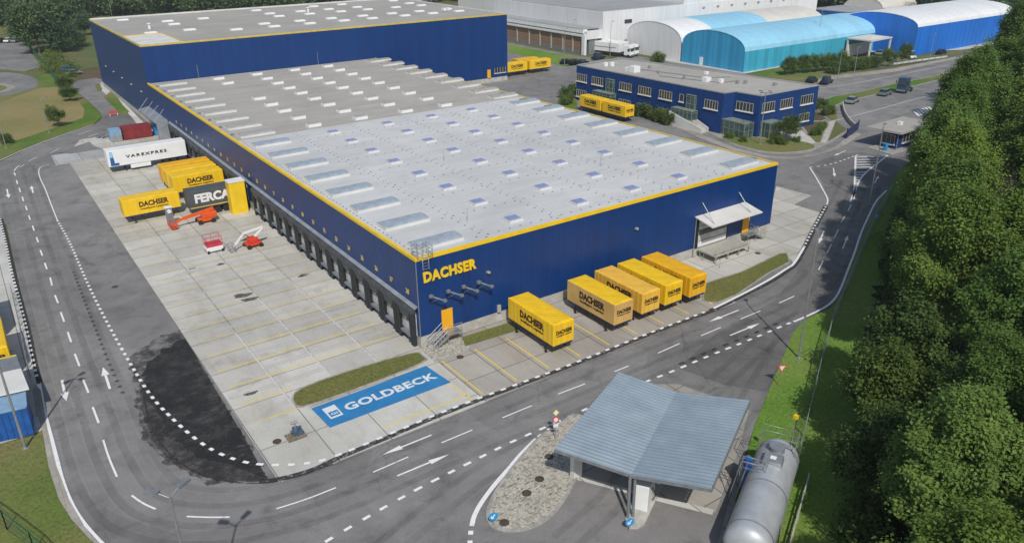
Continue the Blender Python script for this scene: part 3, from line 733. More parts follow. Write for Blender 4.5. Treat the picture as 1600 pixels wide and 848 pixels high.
# dock bay lines
for k in range(-1, 28):
    y = 0.45 + 3.42 * k
    (YL if k < 4 else YF).ribbon([(-1.6 if k > 0 else -13, y), (-17.6, y)], 0.13 if k < 6 else 0.10, 0.042)
for x in (-4.7, -9.3, -13.9): WF.ribbon([(x, -2.6), (x, 22 if x > -12 else 14)], 0.22, 0.041)
for k in range(-1, 13): WS.ribbon([(-1.6, 1.9 + 3.42 * k), (-15.5, 1.9 + 3.42 * k)], 0.8, 0.0405)
for mbx, n, m in ((WL, 'white_road_marking', 'white_line'), (YL, 'yellow_road_marking', 'yellow_line'), (YF, 'faded_yellow_marking', 'yellow_faint'), (TR, 'tar_seam', 'tar'), (WF, 'joint_marking', 'white_faint'), (WS, 'washed_streak', 'streak'), (GH, 'blacked_out_marking', 'ghost')):
    struct(n, mbx, M[m])
# tyre tracks and polished bands along the lanes
TW = MB(); PW = MB()
def offset(pts, o):
    out = []
    for i, p in enumerate(pts):
        d = (pts[min(i + 1, len(pts) - 1)] - pts[max(i - 1, 0)]).normalized(); out.append(p + Vector((-d.y, d.x, 0)) * o)
    return out
cl = cat(SL([(22, 262), (40, 322), (68, 405), (95, 490), (122, 570), (150, 645), (172, 712), (210, 780), (260, 802), (340, 808), (430, 795), (525, 762), (637, 714), (738, 672), (831, 634), (914, 600), (1062, 537), (1188, 486), (1262, 450), (1292, 396), (1325, 330), (1345, 285)]), 2)
for c_ in (-1.9, 1.9):
    for q_ in (-.85, .85): TW.ribbon(offset(cl, c_ + q_), .62, .034)
    PW.ribbon(offset(cl, c_), .8, .035)
for px in ([(880, 848), (960, 780), (1010, 700), (1120, 600), (1180, 545), (1240, 500)], [(1120, 700), (1165, 640), (1200, 580), (1240, 510), (1290, 440)], [(600, 860), (760, 730), (900, 660), (1000, 620)]):
    l_ = cat(SL(px), 2)
    for q_ in (-.85, .85): TW.ribbon(offset(l_, q_), .6, .034)
struct('tyre_track', TW, M['tyre_wear']); struct('polished_band', PW, M['pale_wear'])
SN = MB(); rs = random.Random(4)
for _ in range(60):
    x, y = rs.uniform(-17.5, -2), rs.uniform(-2, 92); a_ = rs.uniform(.6, 2.4); b_ = rs.uniform(.3, .9); ph = rs.uniform(0, 6)
    SN.add([(x + a_ * (1 + .25 * math.sin(3 * u + ph)) * math.cos(u), y + b_ * (1 + .3 * math.sin(2 * u + ph)) * math.sin(u), 0.0395) for u in [2 * math.pi * k / 16 for k in range(16)]], [tuple(range(16))])
struct('yard_stain', SN, M['stain'])
# stains and manhole covers
ST = MB()
for px, r in [((378, 462), 1.0), ((390, 468), .9), ((386, 374), .8), ((300, 420), .4), ((345, 413), .5), ((475, 430), .5), ((392, 615), .6), ((470, 432), .4)]:
    c = S(*px); n = 14; ph = random.random() * 6
    ST.add([(c.x + r * (1 + .3 * math.sin(3 * a + ph)) * math.cos(a), c.y + r * .55 * (1 + .3 * math.cos(2 * a + ph)) * math.sin(a), 0.046) for a in [2 * math.pi * k / n for k in range(n)]], [tuple(range(n))])
struct('oil_stain', ST, worn_paint('oil stain', (0.08, 0.075, 0.065), 0.45, .75))
MH = MB()
for px, z in [((433, 690), .05), ((719, 558), .04), ((1184, 396), .04), ((823, 772), .13), ((843, 750), .13), ((858, 715), .13), ((788, 818), .13), ((180, 448), .01)]:
    c = S(*px); MH.prism([(c.x + .36 * math.cos(a), c.y + .36 * math.sin(a)) for a in [math.pi * k / 8 for k in range(16)]], z - .02, z + .02)
struct('manhole_cover', MH, mat('cast iron', (0.10, 0.075, 0.06), 0.7, 0.3, 0.2, 3))

# ================================================================== CROSS DOCK WAREHOUSE
H = 9.44; FP = [(0, 0), (52.64, 0), (49.9, 111.1), (0, 111.1)]
wh = thing('warehouse', 'long low blue clad warehouse with pale skylit roof and yellow roof edge', 'warehouse', (0, 0, 0))
wb = MB().prism(FP, 1.2, H - .25, top=False); wb.build('wall', M['blue'], wh)
MB().prism([(0.06, 0.06), (52.55, 0.06), (49.8, 111), (0.06, 111)], -0.1, 1.2).build('plinth', M['plinth'], wh)
rf = MB(); xr = lambda y: 52.64 - 2.74 * y / 111.1
rf.prism([(0.3, 0.3), (xr(.3) - .3, 0.3), (xr(54.6) - .3, 54.6), (0.3, 54.6)], H - .5, H - .12).build('new_roof_deck', M['roof_new'], wh)
MB().prism([(0.3, 54.6), (xr(54.6) - .3, 54.6), (xr(111) - .3, 111), (0.3, 111)], H - .5, H - .10).build('old_roof_deck', M['roof_old'], wh)
tr = MB(); tr.box((-.04, -.04, H - .28), (52.68, .3, H + .04)); tr.box((-.04, .3, H - .28), (.28, 111.05, H + .04)); tr.build('roof_edge_trim', M['yellow'], wh)
t2 = MB().hexa([Vector((xr(.3) - .26, .3, H - .28)), Vector((xr(.3) + .04, .3, H - .28)), Vector((xr(111) + .04, 111, H - .28)), Vector((xr(111) - .26, 111, H - .28))],
               [Vector((xr(.3) - .26, .3, H + .02)), Vector((xr(.3) + .04, .3, H + .02)), Vector((xr(111) + .04, 111, H + .02)), Vector((xr(111) - .26, 111, H + .02))])
t2.build('side_parapet', M['ytrim'], wh)
MB().box((-.02, -.02, 1.2), (.06, .06, H - .28)).build('corner_flashing', M['steel'], wh)


def dome(mb1, mb2, x, y, lx, ly, z, u=.26):
    mb1.box((x - lx / 2, y - ly / 2, z), (x + lx / 2, y + ly / 2, z + u))
    e = .08; a = [Vector((x + sx * (lx / 2 - e), y + sy * (ly / 2 - e), z + u)) for sx, sy in ((-1, -1), (1, -1), (1, 1), (-1, 1))]
    b = [Vector((x + sx * (lx / 2 - .2), y + sy * (ly / 2 - .2), z + u + .1)) for sx, sy in ((-1, -1), (1, -1), (1, 1), (-1, 1))]
    mb2.hexa(a, b)


zr = H - .12
dn1, dn2 = MB(), MB(); dome(dn1, dn2, 0, 0, 1.7, 1.5, 0)
proto = dn1.build('skylight', M['offwhite'], wh); pg = dn2.build('skylight_glazing', M['sky_glass'], proto)
do1, do2 = MB(), MB(); dome(do1, do2, 0, 0, 2.1, 1.3, 0, .42)
protoo = do1.build('skylight', M['white'], wh); pgo = do2.build('skylight_dome', M['polyo'], protoo)
first = {0: True, 1: True}
def place_part(p, loc, flag):
    if first[flag]: p.location = loc; first[flag] = False; return p
    c = copy_tree(p, wh); c.location = loc; return c
ys = [3.4, 10.2, 17.0, 23.8, 30.6, 37.3, 43.9, 50.4]
for i, x in enumerate([13.5, 22.5, 30.4, 38.1]):
    for y in ys: place_part(proto, (x, y, zr), 0)
for i, x in enumerate([12.8, 20.7, 28.9, 36.5]):
    for y in [56.4, 62.8, 69.3, 75.6, 82.0, 88.2, 94.5, 100.7, 107.0]:
        if x == 12.8 and y > 85 and y < 100: continue
        place_part(protoo, (x, y, H - .10), 1)
def strip(mb, mb2, lx, ly):
    mb.box((-lx / 2, -ly / 2, 0), (lx / 2, ly / 2, .28)); n = 8; pr = []
    for k in range(n + 1):
        a = math.pi * k / n; pr.append((-(ly / 2 - .06) * math.cos(a), .28 + .20 * math.sin(a)))
    lo = [Vector((-lx / 2 + .05, y, z)) for y, z in pr]; hi = [Vector((lx / 2 - .05, y, z)) for y, z in pr]
    mb2.hexa(lo, hi)
for nm, mm, zz, yl in (('new', 'polyc', zr, [2.8, 9.6, 16.3, 23.1, 29.8, 36.5, 43.2, 50.0]), ('old', 'polyo', H - .10, [56.6, 62.8, 69, 75.3, 81.6, 88, 94.3, 100.6, 107])):
    a, b = MB(), MB(); strip(a, b, 5.2, 2.3)
    p0 = a.build('rooflight_strip', M['offwhite'], wh); b.build('rooflight_vault', M[mm], p0)
    f_ = True
    for y in yl:
        for x in (3.8, xr(y) - 4.3 + .03 * y):
            if f_: p0.location = (x, y, zz); f_ = False
            else: c = copy_tree(p0, wh); c.location = (x, y, zz)
# roof fasteners, small vents, ladder openings
fs = MB()
for y in np.arange(1.6, 54, 6.75):
    for x in np.arange(7.8, 44, 1.35): fs.box((x - .075, y - .075, zr), (x + .075, y + .075, zr + .05))
for x in (8.6, 17.6, 26.4, 34.3, 43.4):
    for y in np.arange(1, 54, 1.35): fs.box((x - .075, y - .075, zr), (x + .075, y + .075, zr + .05)); fs.box((x + .5, y + .4, zr), (x + .6, y + .5, zr + .04))
for y in np.arange(1, 54, 0.9): fs.box((.75, y, zr), (.86, y + .11, zr + .08))
o = fs.build('roof_fastener', M['steel'], wh); o['kind'] = 'stuff'
sh = MB()
for y in list(range(3, 54, 7)): sh.box((xr(y) - 2.0, y - .1, zr), (xr(y) - .5, y + .5, zr + .18))
for y in range(58, 110, 6): sh.box((xr(y) - 2.0, y, zr), (xr(y) - 1.2, y + .6, zr + .3)); sh.box((.6, y, zr), (1.0, y + .5, zr + .25))
sh.build_each('roof_outlet', M['steel'], wh)
for x, y in ((9.5, 6), (19, 27), (34, 13), (26, 47)):
    MB().tube([(x, y, zr), (x, y, zr + 1.4)], .03, 6).build('lightning_rod', M['galv'], wh)
# front sign and dock-side numbers
text('lettering', 'DACHSER', M['yellow'], (3.65, -0.10, 7.38), (1, 0, 0.0), (0, 0, 1), 5.95, 1.12, wh, 0.045, 0.10, spacing=1.08)
for k in range(27):
    text('dock_number', str(38 - k), M['ytrim'], (-0.03, 2.08 + 3.42 * k, 5.36), (0, -1, 0), (0, 0, 1), .62, .55, wh, 0.02, 0.03)
# front personnel doors
MB().box((2.45, -.06, 1.15), (3.7, .05, 3.35)).build('door', M['door'], wh)
MB().box((46.95, -.06, 1.15), (48.2, .05, 3.2)).build('door', M['door'], wh)
# loading gate
gt_ = MB().box((38.75, -.05, 1.1), (43.9, .04, 4.9)).build('loading_gate', M['doorpanel'], wh)
g = MB()
for z in (1.9, 2.7, 3.9): g.box((38.8, -.09, z), (43.85, -.055, z + .05))
g.build('panel_rail', M['steel'], gt_); MB().box((38.8, -.085, 2.75), (43.85, -.056, 3.4)).build('gate_window', M['glass'], gt_)
MB().box((38.8, -.085, 1.15), (43.85, -.057, 1.85)).build('lower_panel', M['white'], gt_)
MB().box((38.35, -.06, 1.1), (38.74, .02, 5.05)).box((43.91, -.06, 1.1), (44.1, .02, 5.05)).build_each('gate_frame', M['black'], wh)
# canopy over the gate with tie rods
cp = MB().hexa([Vector((37.9, -.02, 5.25)), Vector((38.2, -2.6, 4.55)), Vector((47.3, -2.6, 4.55)), Vector((47.0, -.02, 5.25))], [Vector((37.9, -.02, 5.37)), Vector((38.2, -2.6, 4.67)), Vector((47.3, -2.6, 4.67)), Vector((47.0, -.02, 5.37))]).build('canopy', M['offwhite'], wh)
for x in (39.0, 45.6): MB().tube([(x, -.02, 6.9), (x, -2.2, 4.8)], .06, 6).build('tie_rod', M['galv'], cp)
MB().tube([(37.9, -.25, 5.3), (37.9, -.25, .0)], .06, 6).build('downpipe', M['galv'], wh)
# floodlights on the front wall
fl0 = None
for x in (1.4, 3.3, 5.05, 6.8):
    a = MB().tube([(0, 0, 0), (.35, -1.0, .75)], .05, 6)
    if fl0 is None:
        fl0 = a.build('floodlight_bracket', M['galv'], wh)
        b = MB().bar((-.45, -.85, 1.15), (.95, -1.05, .35), .16, .12); b.build('floodlight_bar', M['galv'], fl0)
        MB().box((-.6, -1.0, 1.0), (-.25, -.7, 1.25)).box((.75, -1.2, .25), (1.1, -.9, .48)).build_each('floodlight_head', M['steel'], fl0)
        fl0.location = (x, -.02, 4.55)
    else: c = copy_tree(fl0, wh); c.location = (x, -.02, 4.55)
MB().box((7.8, -.4, 6.0), (8.1, -.02, 6.15)).build('wall_lamp', M['frame'], wh); MB().box((28.0, -.35, 6.0), (28.3, -.02, 6.2)).build('wall_lamp', M['frame'], wh)
MB().box((9.0, -.2, 1.2), (9.4, -.02, 2.0)).build('meter_box', M['frame'], wh)
# ladder cage on the near roof corner
lc = MB()
for x in (.6, 1.25): lc.tube([(x, -.3, H - 1.2), (x, -.3, H + 1.1), (x, .7, H + 1.1), (x, .7, H)], .035, 6)
for z in np.arange(H - 1.1, H, .3): lc.tube([(.6, -.3, z), (1.25, -.3, z)], .02, 5)
for z in (H + .3, H + .7, H + 1.1): lc.tube([(.1, .9, z), (.1, -.3, z), (.6, -.75, z), (1.25, -.75, z), (1.7, -.3, z), (1.7, .9, z), (.1, .9, z)], .03, 5)
for x, y in ((.1, .9), (1.7, .9), (.1, -.3), (1.7, -.3)): lc.tube([(x, y, H), (x, y, H + 1.1)], .03, 5)
lc.build('roof_ladder_cage', M['galv'], wh)
# dock ledge awning
aw = MB().hexa([Vector((0, .2, 4.32)), Vector((-.3, .2, 4.12)), Vector((-.3, 97, 4.12)), Vector((0, 97, 4.32))], [Vector((0, .2, 4.42)), Vector((-.34, .2, 4.2)), Vector((-.34, 97, 4.2)), Vector((0, 97, 4.42))])
aw.build('dock_awning', M['ledge'], wh)
d0 = None
for k in range(28):
    y = 2.1 + 3.42 * k
    if d0 is None:
        d0 = MB().box((-.12, -1.55, 1.1), (-.02, 1.55, 3.62)).build('dock_door', M['doorpanel'], wh)
        MB().hexa([Vector((-.64, -1.66, 3.605)), Vector((-.64, 1.66, 3.605)), Vector((-.02, 1.66, 3.605)), Vector((-.02, -1.66, 3.605))],
                  [Vector((-.66, -1.66, 3.95)), Vector((-.66, 1.66, 3.95)), Vector((-.2, 1.66, 4.11)), Vector((-.2, -1.66, 4.11))]).build('dock_header', M['header'], d0, bevel=.02)
        sp = MB()
        for s_ in (-1, 1):
            sp.hexa([Vector((-.5, s_ * 1.0, .05)), Vector((-.5, s_ * 1.6, .05)), Vector((-.13, s_ * 1.6, .05)), Vector((-.13, s_ * 1.35, .05))],
                    [Vector((-.62, s_ * 1.0, 3.6)), Vector((-.62, s_ * 1.6, 3.6)), Vector((-.13, s_ * 1.6, 3.6)), Vector((-.13, s_ * 1.35, 3.6))])
        sp.build_each('dock_seal', M['rubber'], d0)
        MB().hexa([Vector((-.45, -1.15, 2.75)), Vector((-.45, 1.15, 2.75)), Vector((-.4, 1.15, 2.75)), Vector((-.4, -1.15, 2.75))],
                  [Vector((-.60, -1.2, 3.62)), Vector((-.60, 1.2, 3.62)), Vector((-.5, 1.2, 3.62)), Vector((-.5, -1.2, 3.62))]).build('top_curtain', M['curtain'], d0)
        MB().box((-.55, -1.0, .85), (-.06, 1.0, 1.08)).build('dock_leveller', M['steel'], d0)
        MB().box((-.6, -1.0, .55), (-.06, -.7, .84)).box((-.6, .7, .55), (-.06, 1.0, .84)).build_each('dock_bumper', M['blueframe'], d0)
        MB().box((-.18, -.3, 2.2), (-.121, .3, 2.5)).build('door_window', M['curtain'], d0)
        d0.location = (0, y, 0)
    else:
        if k == 14: continue
        c = copy_tree(d0, wh); c.location = (0, y, 0)
# far grey loading canopy and its grey dock house, yellow dock house
MB().hexa([Vector((-2.1, 98.6, 3.7)), Vector((0, 98.6, 4.1)), Vector((0, 114.5, 4.1)), Vector((-2.1, 114.5, 3.7))], [Vector((-2.1, 98.6, 3.9)), Vector((0, 98.6, 4.3)), Vector((0, 114.5, 4.3)), Vector((-2.1, 114.5, 3.9))]).build('rear_canopy', M['ledge'], wh)
for y in (100.5, 105, 109.5, 114): MB().tube([(-2.0, y, 3.9), (0.05, y, 6.1)], .05, 6).build('canopy_tie_rod', M['galv'], wh)
MB().box((-2.2, 97.3, 0), (-.2, 98.5, 4.15)).build('grey_dock_house', M['ledge'], wh)
yh = MB().box((-3.1, 49.9, 0), (-.85, 51.6, 4.7)).build('yellow_dock_house', M['yellow'], wh, bevel=.03); MB().box((-3.16, 49.84, 4.7), (-.8, 51.66, 4.86)).build('dock_house_roof', M['white'], yh)

# exterior steel stair by the first door
def stair(x0, width, rise, sgn, name, label, mir=1):
    st = thing(name, label, 'stair', (x0, -.05, 0))
    d = MB().box((-.7, -1.2, rise - .08), (.9, -.02, rise)); d.build('landing', M['galv'], st)
    s = MB(); n = 6
    for i in range(n):
        s.box((-.75 - i * .28 if sgn < 0 else .95 + i * .28, -1.2, rise - .2 * (i + 1)), (-.47 - i * .28 if sgn < 0 else 1.23 + i * .28, -.05, rise - .2 * (i + 1) + .05))
    s.build('tread', M['galv'], st)
    ra = MB(); xe = (-.7 - n * .28) if sgn < 0 else (.95 + n * .28); xs = -.7 if sgn < 0 else .95
    for y in (-1.2, -.1):
        for h in (.5, 1.0):
            ra.tube([(xs, y, rise + h), (xe, y, h)], .03, 6)
            if y < -1: ra.tube([(xs, y, rise + h), (.9 if sgn < 0 else -.7, y, rise + h)], .03, 6)
        for f in (0, .5, 1): ra.tube([(xs + (xe - xs) * f, y, rise * (1 - f)), (xs + (xe - xs) * f, y, rise * (1 - f) + 1)], .03, 6)
        ra.bar((xs, y, rise - .1), (xe, y, 0), .04, .2)
    for x in (-.7, .9): ra.tube([(x, -1.2, 0), (x, -1.2, rise + 1)], .035, 6)
    ra.build('handrail', M['galv'], st)
    return st
stair(3.1, 1.6, 1.12, -1, 'steel_stair', 'galvanised steel stair climbing to the orange door below the warehouse lettering')
stair(47.5, 1.6, 1.12, 1, 'steel_stair', 'galvanised steel stair at the orange door beside the canopied loading gate')
# loading ramp at gate
rp = thing('loading_ramp', 'pale grey steel loading platform under the canopied gate of the warehouse', 'ramp', (41.5, -2.2, 0))
MB().box((-2.9, -.9, .85), (3.3, 1.9, 1.05)).build('deck', M['frame'], rp)
s = MB()
for x in (-2.8, -.6, 1.4, 3.2): s.box((x, -.9, 0), (x + .12, -.78, .85)); s.box((x, 1.6, 0), (x + .12, 1.72, .85))
s.build_each('leg', M['galv'], rp)
s = MB()
for z in (1.3, 1.6): s.box((-2.9, -.92, z), (3.3, -.88, z + .05))
for x in (-2.9, -1.4, .1, 1.6, 3.2): s.box((x, -.92, 1.05), (x + .05, -.87, 1.65))
s.build('side_board', M['frame'], rp)
s = thing('guard_rail', 'low steel rail standing left of the loading platform at the gate', 'railing', (38.2, -4.2, 0))
MB().tube([(0, 0, 0), (0, 0, 1.1), (0, 2.6, 1.1), (0, 2.6, 0)], .04, 6).build('rail', M['galv'], s)

# ================================================================== HIGH BAY
HB = 16.69
hb = thing('high_bay_warehouse', 'tall dark blue windowless high bay warehouse rising behind the low skylit roof', 'warehouse', (0, 111.18, 0))
MB().prism([(-.02, 111.18), (87.39, 111.18), (87.39, 170.3), (-.02, 170.3)], 1.2, HB - .3, top=False).build('wall', M['blue'], hb, True)
MB().prism([(.06, 111.26), (87.3, 111.26), (87.3, 170.2), (.06, 170.2)], -.1, 1.2).build('plinth', M['plinth'], hb, True)
MB().prism([(.3, 115.2), (8.2, 115.2), (8.2, 111.5), (87.1, 111.5), (87.1, 170), (.3, 170)], HB - .7, HB - .15).build('roof', M['roof_hb'], hb, True)
MB().prism([(.3, 111.5), (8.0, 111.5), (8.0, 128.5), (.3, 128.5)], HB - .14, HB - .06).build('white_roof_patch', M['offwhite'], hb, True)
t_ = MB(); t_.box((-.06, 111.14, HB - .3), (87.43, 111.45, HB + .05)); t_.box((-.06, 111.45, HB - .3), (.26, 170.3, HB + .05)); t_.box((8.0, 111.45, HB - .06), (8.25, 128.5, HB + .1)); t_.box((.26, 128.5, HB - .06), (8.25, 128.75, HB + .1))
t_.build('roof_edge_trim', M['ytrim'], hb, True)
MB().box((.26, 169.9, HB - .3), (87.43, 170.34, HB + .2)).box((87.1, 111.45, HB - .3), (87.43, 169.9, HB + .06)).build('rear_parapet', M['offwhite'], hb, True)
fa = MB(); fb = MB(); dome(fa, fb, 0, 0, 2.6, 1.3, 0)
hp = fa.build('roof_vent_box', M['white'], hb); fb.build('vent_lid', M['tarp_white'], hp); f_ = True
for x in (6.3, 14.4, 23.1, 31.5, 40.2, 48.5, 56.6, 65, 73.4, 81.5):
    for y in (124.3, 131, 144.6, 152.4, 163):
        if x < 10 and y < 126: continue
        if random.random() < .22 and not f_: continue
        lc_ = (x + random.uniform(-.4, .4), y - 111.18, HB - .15)
        if f_: hp.location = lc_; f_ = False
        else: c = copy_tree(hp, hb); c.location = lc_
for x in (78.2, 79.3): MB().box((x, 127, HB), (x + .8, 127.9, HB + .7)).build('roof_cowl', M['white'], hb, True)
wn = MB().box((83.2, 111.05, 2.2), (86.65, 111.17, 3.6)).build('window', M['glass'], hb, True)
s = MB()
for i in range(5): s.box((83.2 + i * .84, 111.0, 2.2), (83.3 + i * .84, 111.05, 3.6))
s.build('window_frame', M['frame'], wn, True); MB().box((83.1, 110.95, 2.05), (86.75, 111.17, 2.2)).build('sill', M['sill'], wn, True)
MB().box((81.0, 111.05, 1.2), (82.0, 111.17, 3.3)).build('door', M['door'], hb, True)
MB().tube([(10, 111.05, 9.4), (10, 111.05, 12)], .05, 6).tube([(36, 111.05, 9.4), (36, 111.05, 12)], .05, 6).build_each('lightning_rod', M['galv'], hb, True, per=3)
for y in (118, 128, 138, 148, 158): MB().box((-.35, y, 6.6), (-.05, y + .5, 6.8)).build('wall_lamp', M['frame'], hb, True)
for x, y in ((8, 140), (50, 150)): MB().tube([(x, y, HB - .2), (x, y, HB + .9)], .3, 10).tube([(x, y, HB + .9), (x, y, HB + 1.1)], .5, 10).build('roof_cowl', M['white'], hb, True)

# ================================================================== SWAP BODIES
def swap_body(name, label, L=7.5, loc=(0, 0, 0), rz=0, body='yellow', side=True, end=True, z0=1.15, z1=3.41, group='yellow swap bodies standing on legs along the front stalls', roof=None, cat='swap body'):
    t = thing(name, label, cat, loc, rz, group); W = 2.5
    bx = MB().box((0, 0, z0), (W, L, z1)).build('box', M[body], t, bevel=.05)
    rp = MB().hexa([Vector((.04, .04, z1 + .002)), Vector((W - .04, .04, z1 + .002)), Vector((W - .04, L - .04, z1 + .002)), Vector((.04, L - .04, z1 + .002))],
                   [Vector((.3, .2, z1 + .06)), Vector((W - .3, .2, z1 + .06)), Vector((W - .3, L - .2, z1 + .06)), Vector((.3, L - .2, z1 + .06))]); rp.build('tarpaulin_roof', M[roof or body], t)
    MB().box((.1, .1, z0 - .24), (.35, L - .1, z0 - .01)).box((W - .35, .1, z0 - .24), (W - .1, L - .1, z0 - .01)).box((.35, .1, z0 - .2), (W - .35, .4, z0 - .01)).box((.35, L - .4, z0 - .2), (W - .35, L - .1, z0 - .01)).box((.35, L / 2 - .2, z0 - .2), (W - .35, L / 2 + .2, z0 - .01)).build('under_frame', M['blueframe'], t)
    for x in (.12, W - .12):
        for y in (1.3, L - 1.3):
            MB().bar((x, y, 0), (x, y, z0 - .24), .12).box((x - .16, y - .16, 0), (x + .16, y + .16, .05)).bar((x, y, .35), (x, y + (1.0 if y < L / 2 else -1.0), z0 - .26), .05).build('support_leg', M['black'], t)
    MB().box((.25, -.035, z0 + .08), (W / 2 - .03, -.005, z1 - .1)).box((W / 2 + .03, -.035, z0 + .08), (W - .25, -.005, z1 - .1)).build_each('rear_door', M[body], t)
    MB().box((W / 2 - .5, -.06, z0 + .1), (W / 2 - .46, -.036, z1 - .12)).box((W / 2 + .46, -.06, z0 + .1), (W / 2 + .5, -.036, z1 - .12)).build_each('lock_rod', M['ytrim'], t)
    zc = (z0 + z1) / 2
    if side:
        text('side_lettering', 'DACHSER', M['letter'], (-.02, L * .46, zc + .28), (0, -1, 0), (0, 0, 1), 3.9, .78, t, .038, .03)
        text('side_tagline', 'Intelligent Logistics', M['letter'], (-.02, L * .46, zc - .42), (0, -1, 0), (0, 0, 1), 3.7, .30, t, .02, .03)
    if end:
        text('end_lettering', 'DACHSER', M['letter'], (W / 2, -.075, zc + .25), (1, 0, 0), (0, 0, 1), 1.9, .42, t, .038, .02)
        text('end_tagline', 'Intelligent Logistics', M['letter'], (W / 2, -.075, zc - .14), (1, 0, 0), (0, 0, 1), 1.75, .16, t, .02, .02)
    return t


M['yel2'] = cladding('faded yellow tarpaulin', (0.78, 0.46, 0.06), 'XY', .62, 0.55, 0.22, 0.05, .62)
M['yel1'] = cladding('yellow tarpaulin', (0.82, 0.52, 0.012), 'XY', .62, 0.5, 0.22, 0.05, .62)
M['yel3'] = cladding('amber tarpaulin', (0.78, 0.42, 0.01), 'XY', .62, 0.5, 0.3, 0.06, .62)
M['ypale'] = mat('pale ochre curtain side', (0.62, 0.40, 0.13), 0.6, 0, 0.12, .5)
swap_body('swap_body', 'yellow swap body standing alone nearest the lettered warehouse corner', loc=(9.3, -9.14, 0), body='yel1')
swap_body('swap_body', 'yellow swap body with pale ochre lettered side, leftmost of the row of four', loc=(16.79, -9.34, 0), body='ypale', roof='yel1')
swap_body('swap_body', 'faded yellow swap body, second from the left in the row of four', loc=(20.72, -9.17, 0), body='yel2')
swap_body('swap_body', 'bright yellow swap body, third from the left in the row of four', loc=(24.04, -9.15, 0), body='yel1')
swap_body('swap_body', 'amber swap body with ribbed roof at the right end of the row of four', loc=(27.50, -9.35, 0), body='yel3')
g2 = 'yellow bodies on the dock yard'
swap_body('swap_body', 'yellow swap body parked in the open yard beside the grey curtain trailer', loc=(-8.9, 54.8, 0), rz=R(90), body='yel1', L=7.6, group=g2)
for yy, lb in ((61.2, 'yellow lettered body docked directly behind the grey trailer'), (64.6, 'middle yellow body of the three docked side by side'), (68.0, 'farthest yellow body of the three docked side by side')):
    swap_body('swap_body', lb, loc=(-.75, yy, 0), rz=R(90), body='yel1' if yy < 68 else 'yel3', L=7.5, z0=1.3, z1=3.72, group=g2)
g3 = 'yellow bodies parked by the blue office'
swap_body('swap_body', 'yellow swap body before the blue office, the farther of the pair', loc=(79.0, 64.7, 0), body='yel1', L=6.9, group=g3)
swap_body('swap_body', 'yellow swap body before the blue office, the nearer of the pair with its end lit', loc=(79.0, 57.0, 0), body='yel1', L=7.1, group=g3)
g4 = 'yellow bodies beyond the high bay corner'
swap_body('swap_body', 'yellow swap body half hidden by the high bay warehouse corner', loc=(96.4, 114.8, 0), rz=R(90), body='yel1', L=7.2, group=g4)
swap_body('swap_body', 'yellow swap body standing clear beyond the high bay warehouse corner', loc=(104.4, 114.8, 0), rz=R(90), body='yel1', L=7.2, group=g4)
swap_body('swap_body', 'yellow swap body behind the two beyond the high bay corner', loc=(103.0, 118.6, 0), rz=R(90), body='yel3', L=7.2, side=False, group=g4)
swap_body('swap_body', 'yellow swap body at the left picture edge beside the white canopy roof', loc=(-35.6, 17.2, 0), body='yel1', L=7.4, group='yellow bodies at the left edge')
swap_body('swap_body', 'farther yellow swap body at the left picture edge, mostly cut off', loc=(-36.0, 26.6, 0), body='yel3', L=7.4, group='yellow bodies at the left edge')

# semi trailers
def wheel(mb, x, y, z, r=.5, wd=.3):
    mb.tube([(x, y - wd / 2, z), (x, y + wd / 2, z)], r, 16)


def trailer(name, label, x0, x1, y, m, z0=1.15, z1=3.85, grp=None):
    t = thing(name, label, 'trailer', ((x0 + x1) / 2, y, 0), 0, grp); L = x1 - x0; h = L / 2
    MB().box((-h, 0, z0), (h, 2.55, z1)).build('box', m, t, bevel=.06)
    MB().box((-h + .1, .5, z0 - .25), (h - .1, .75, z0 - .01)).box((-h + .1, 1.8, z0 - .25), (h - .1, 2.05, z0 - .01)).build('chassis', M['steel'], t)
    for k in range(3):
        a = MB(); wheel(a, h - 3.6 + k * 1.25, .2, .5); a.build('wheel', M['tyre'], t); a = MB(); wheel(a, h - 3.6 + k * 1.25, 2.35, .5); a.build('wheel', M['tyre'], t)
    MB().bar((-h + 2.6, .4, 0), (-h + 2.6, .4, z0), .14).bar((-h + 2.6, 2.1, 0), (-h + 2.6, 2.1, z0), .14).build_each('landing_gear', M['black'], t)
    return t
vt = trailer('semi_trailer', 'long white refrigerated semi trailer with black letters on the dock yard', -13.6, -.9, 82.9, M['white'])
h = 6.35
text('side_lettering', 'VAREXPRES', M['black'], (-.2, -.03, 2.55), (1, 0, 0), (0, 0, 1), 6.6, .5, vt, .03, .03, spacing=1.35)
MB().hexa([Vector((-6.0, -.02, 1.3)), Vector((-5.3, -.02, 1.3)), Vector((-5.5, -.02, 3.6)), Vector((-5.9, -.02, 3.6))], [Vector((-6.0, -.05, 1.3)), Vector((-5.3, -.05, 1.3)), Vector((-5.5, -.05, 3.6)), Vector((-5.9, -.05, 3.6))]).box((-5.3, -.05, 1.3), (-4.7, -.02, 1.7)).build('blue_emblem', M['conblue'], vt)
MB().box((-5.92, -.06, 2.7), (-5.48, -.03, 3.55)).build('pale_blue_emblem', M['cyan'], vt)
MB().box((-3.0, -.05, .45), (.2, .35, 1.1)).build('pallet_box', M['white'], vt)
ft = trailer('semi_trailer', 'dark grey curtain trailer with large white letters docked behind the red boom lift', -8.3, -.9, 52.2, M['tarp_grey'], 1.15, 3.75)
text('side_lettering', 'FERCAM', M['white'], (.2, -.03, 2.65), (1, 0, 0), (0, 0, 1), 6.1, 1.35, ft, .05, .03)
MB().box((-3.6, -.03, 1.3), (3.6, -.01, 1.45)).build('stripe', M['ytrim'], ft)
wt = trailer('semi_trailer', 'white lettered semi trailer parked before the white hall behind the office', 0, 12.6, 0, M['white'], 1.2, 3.9, 'white semi trailers by the white hall')
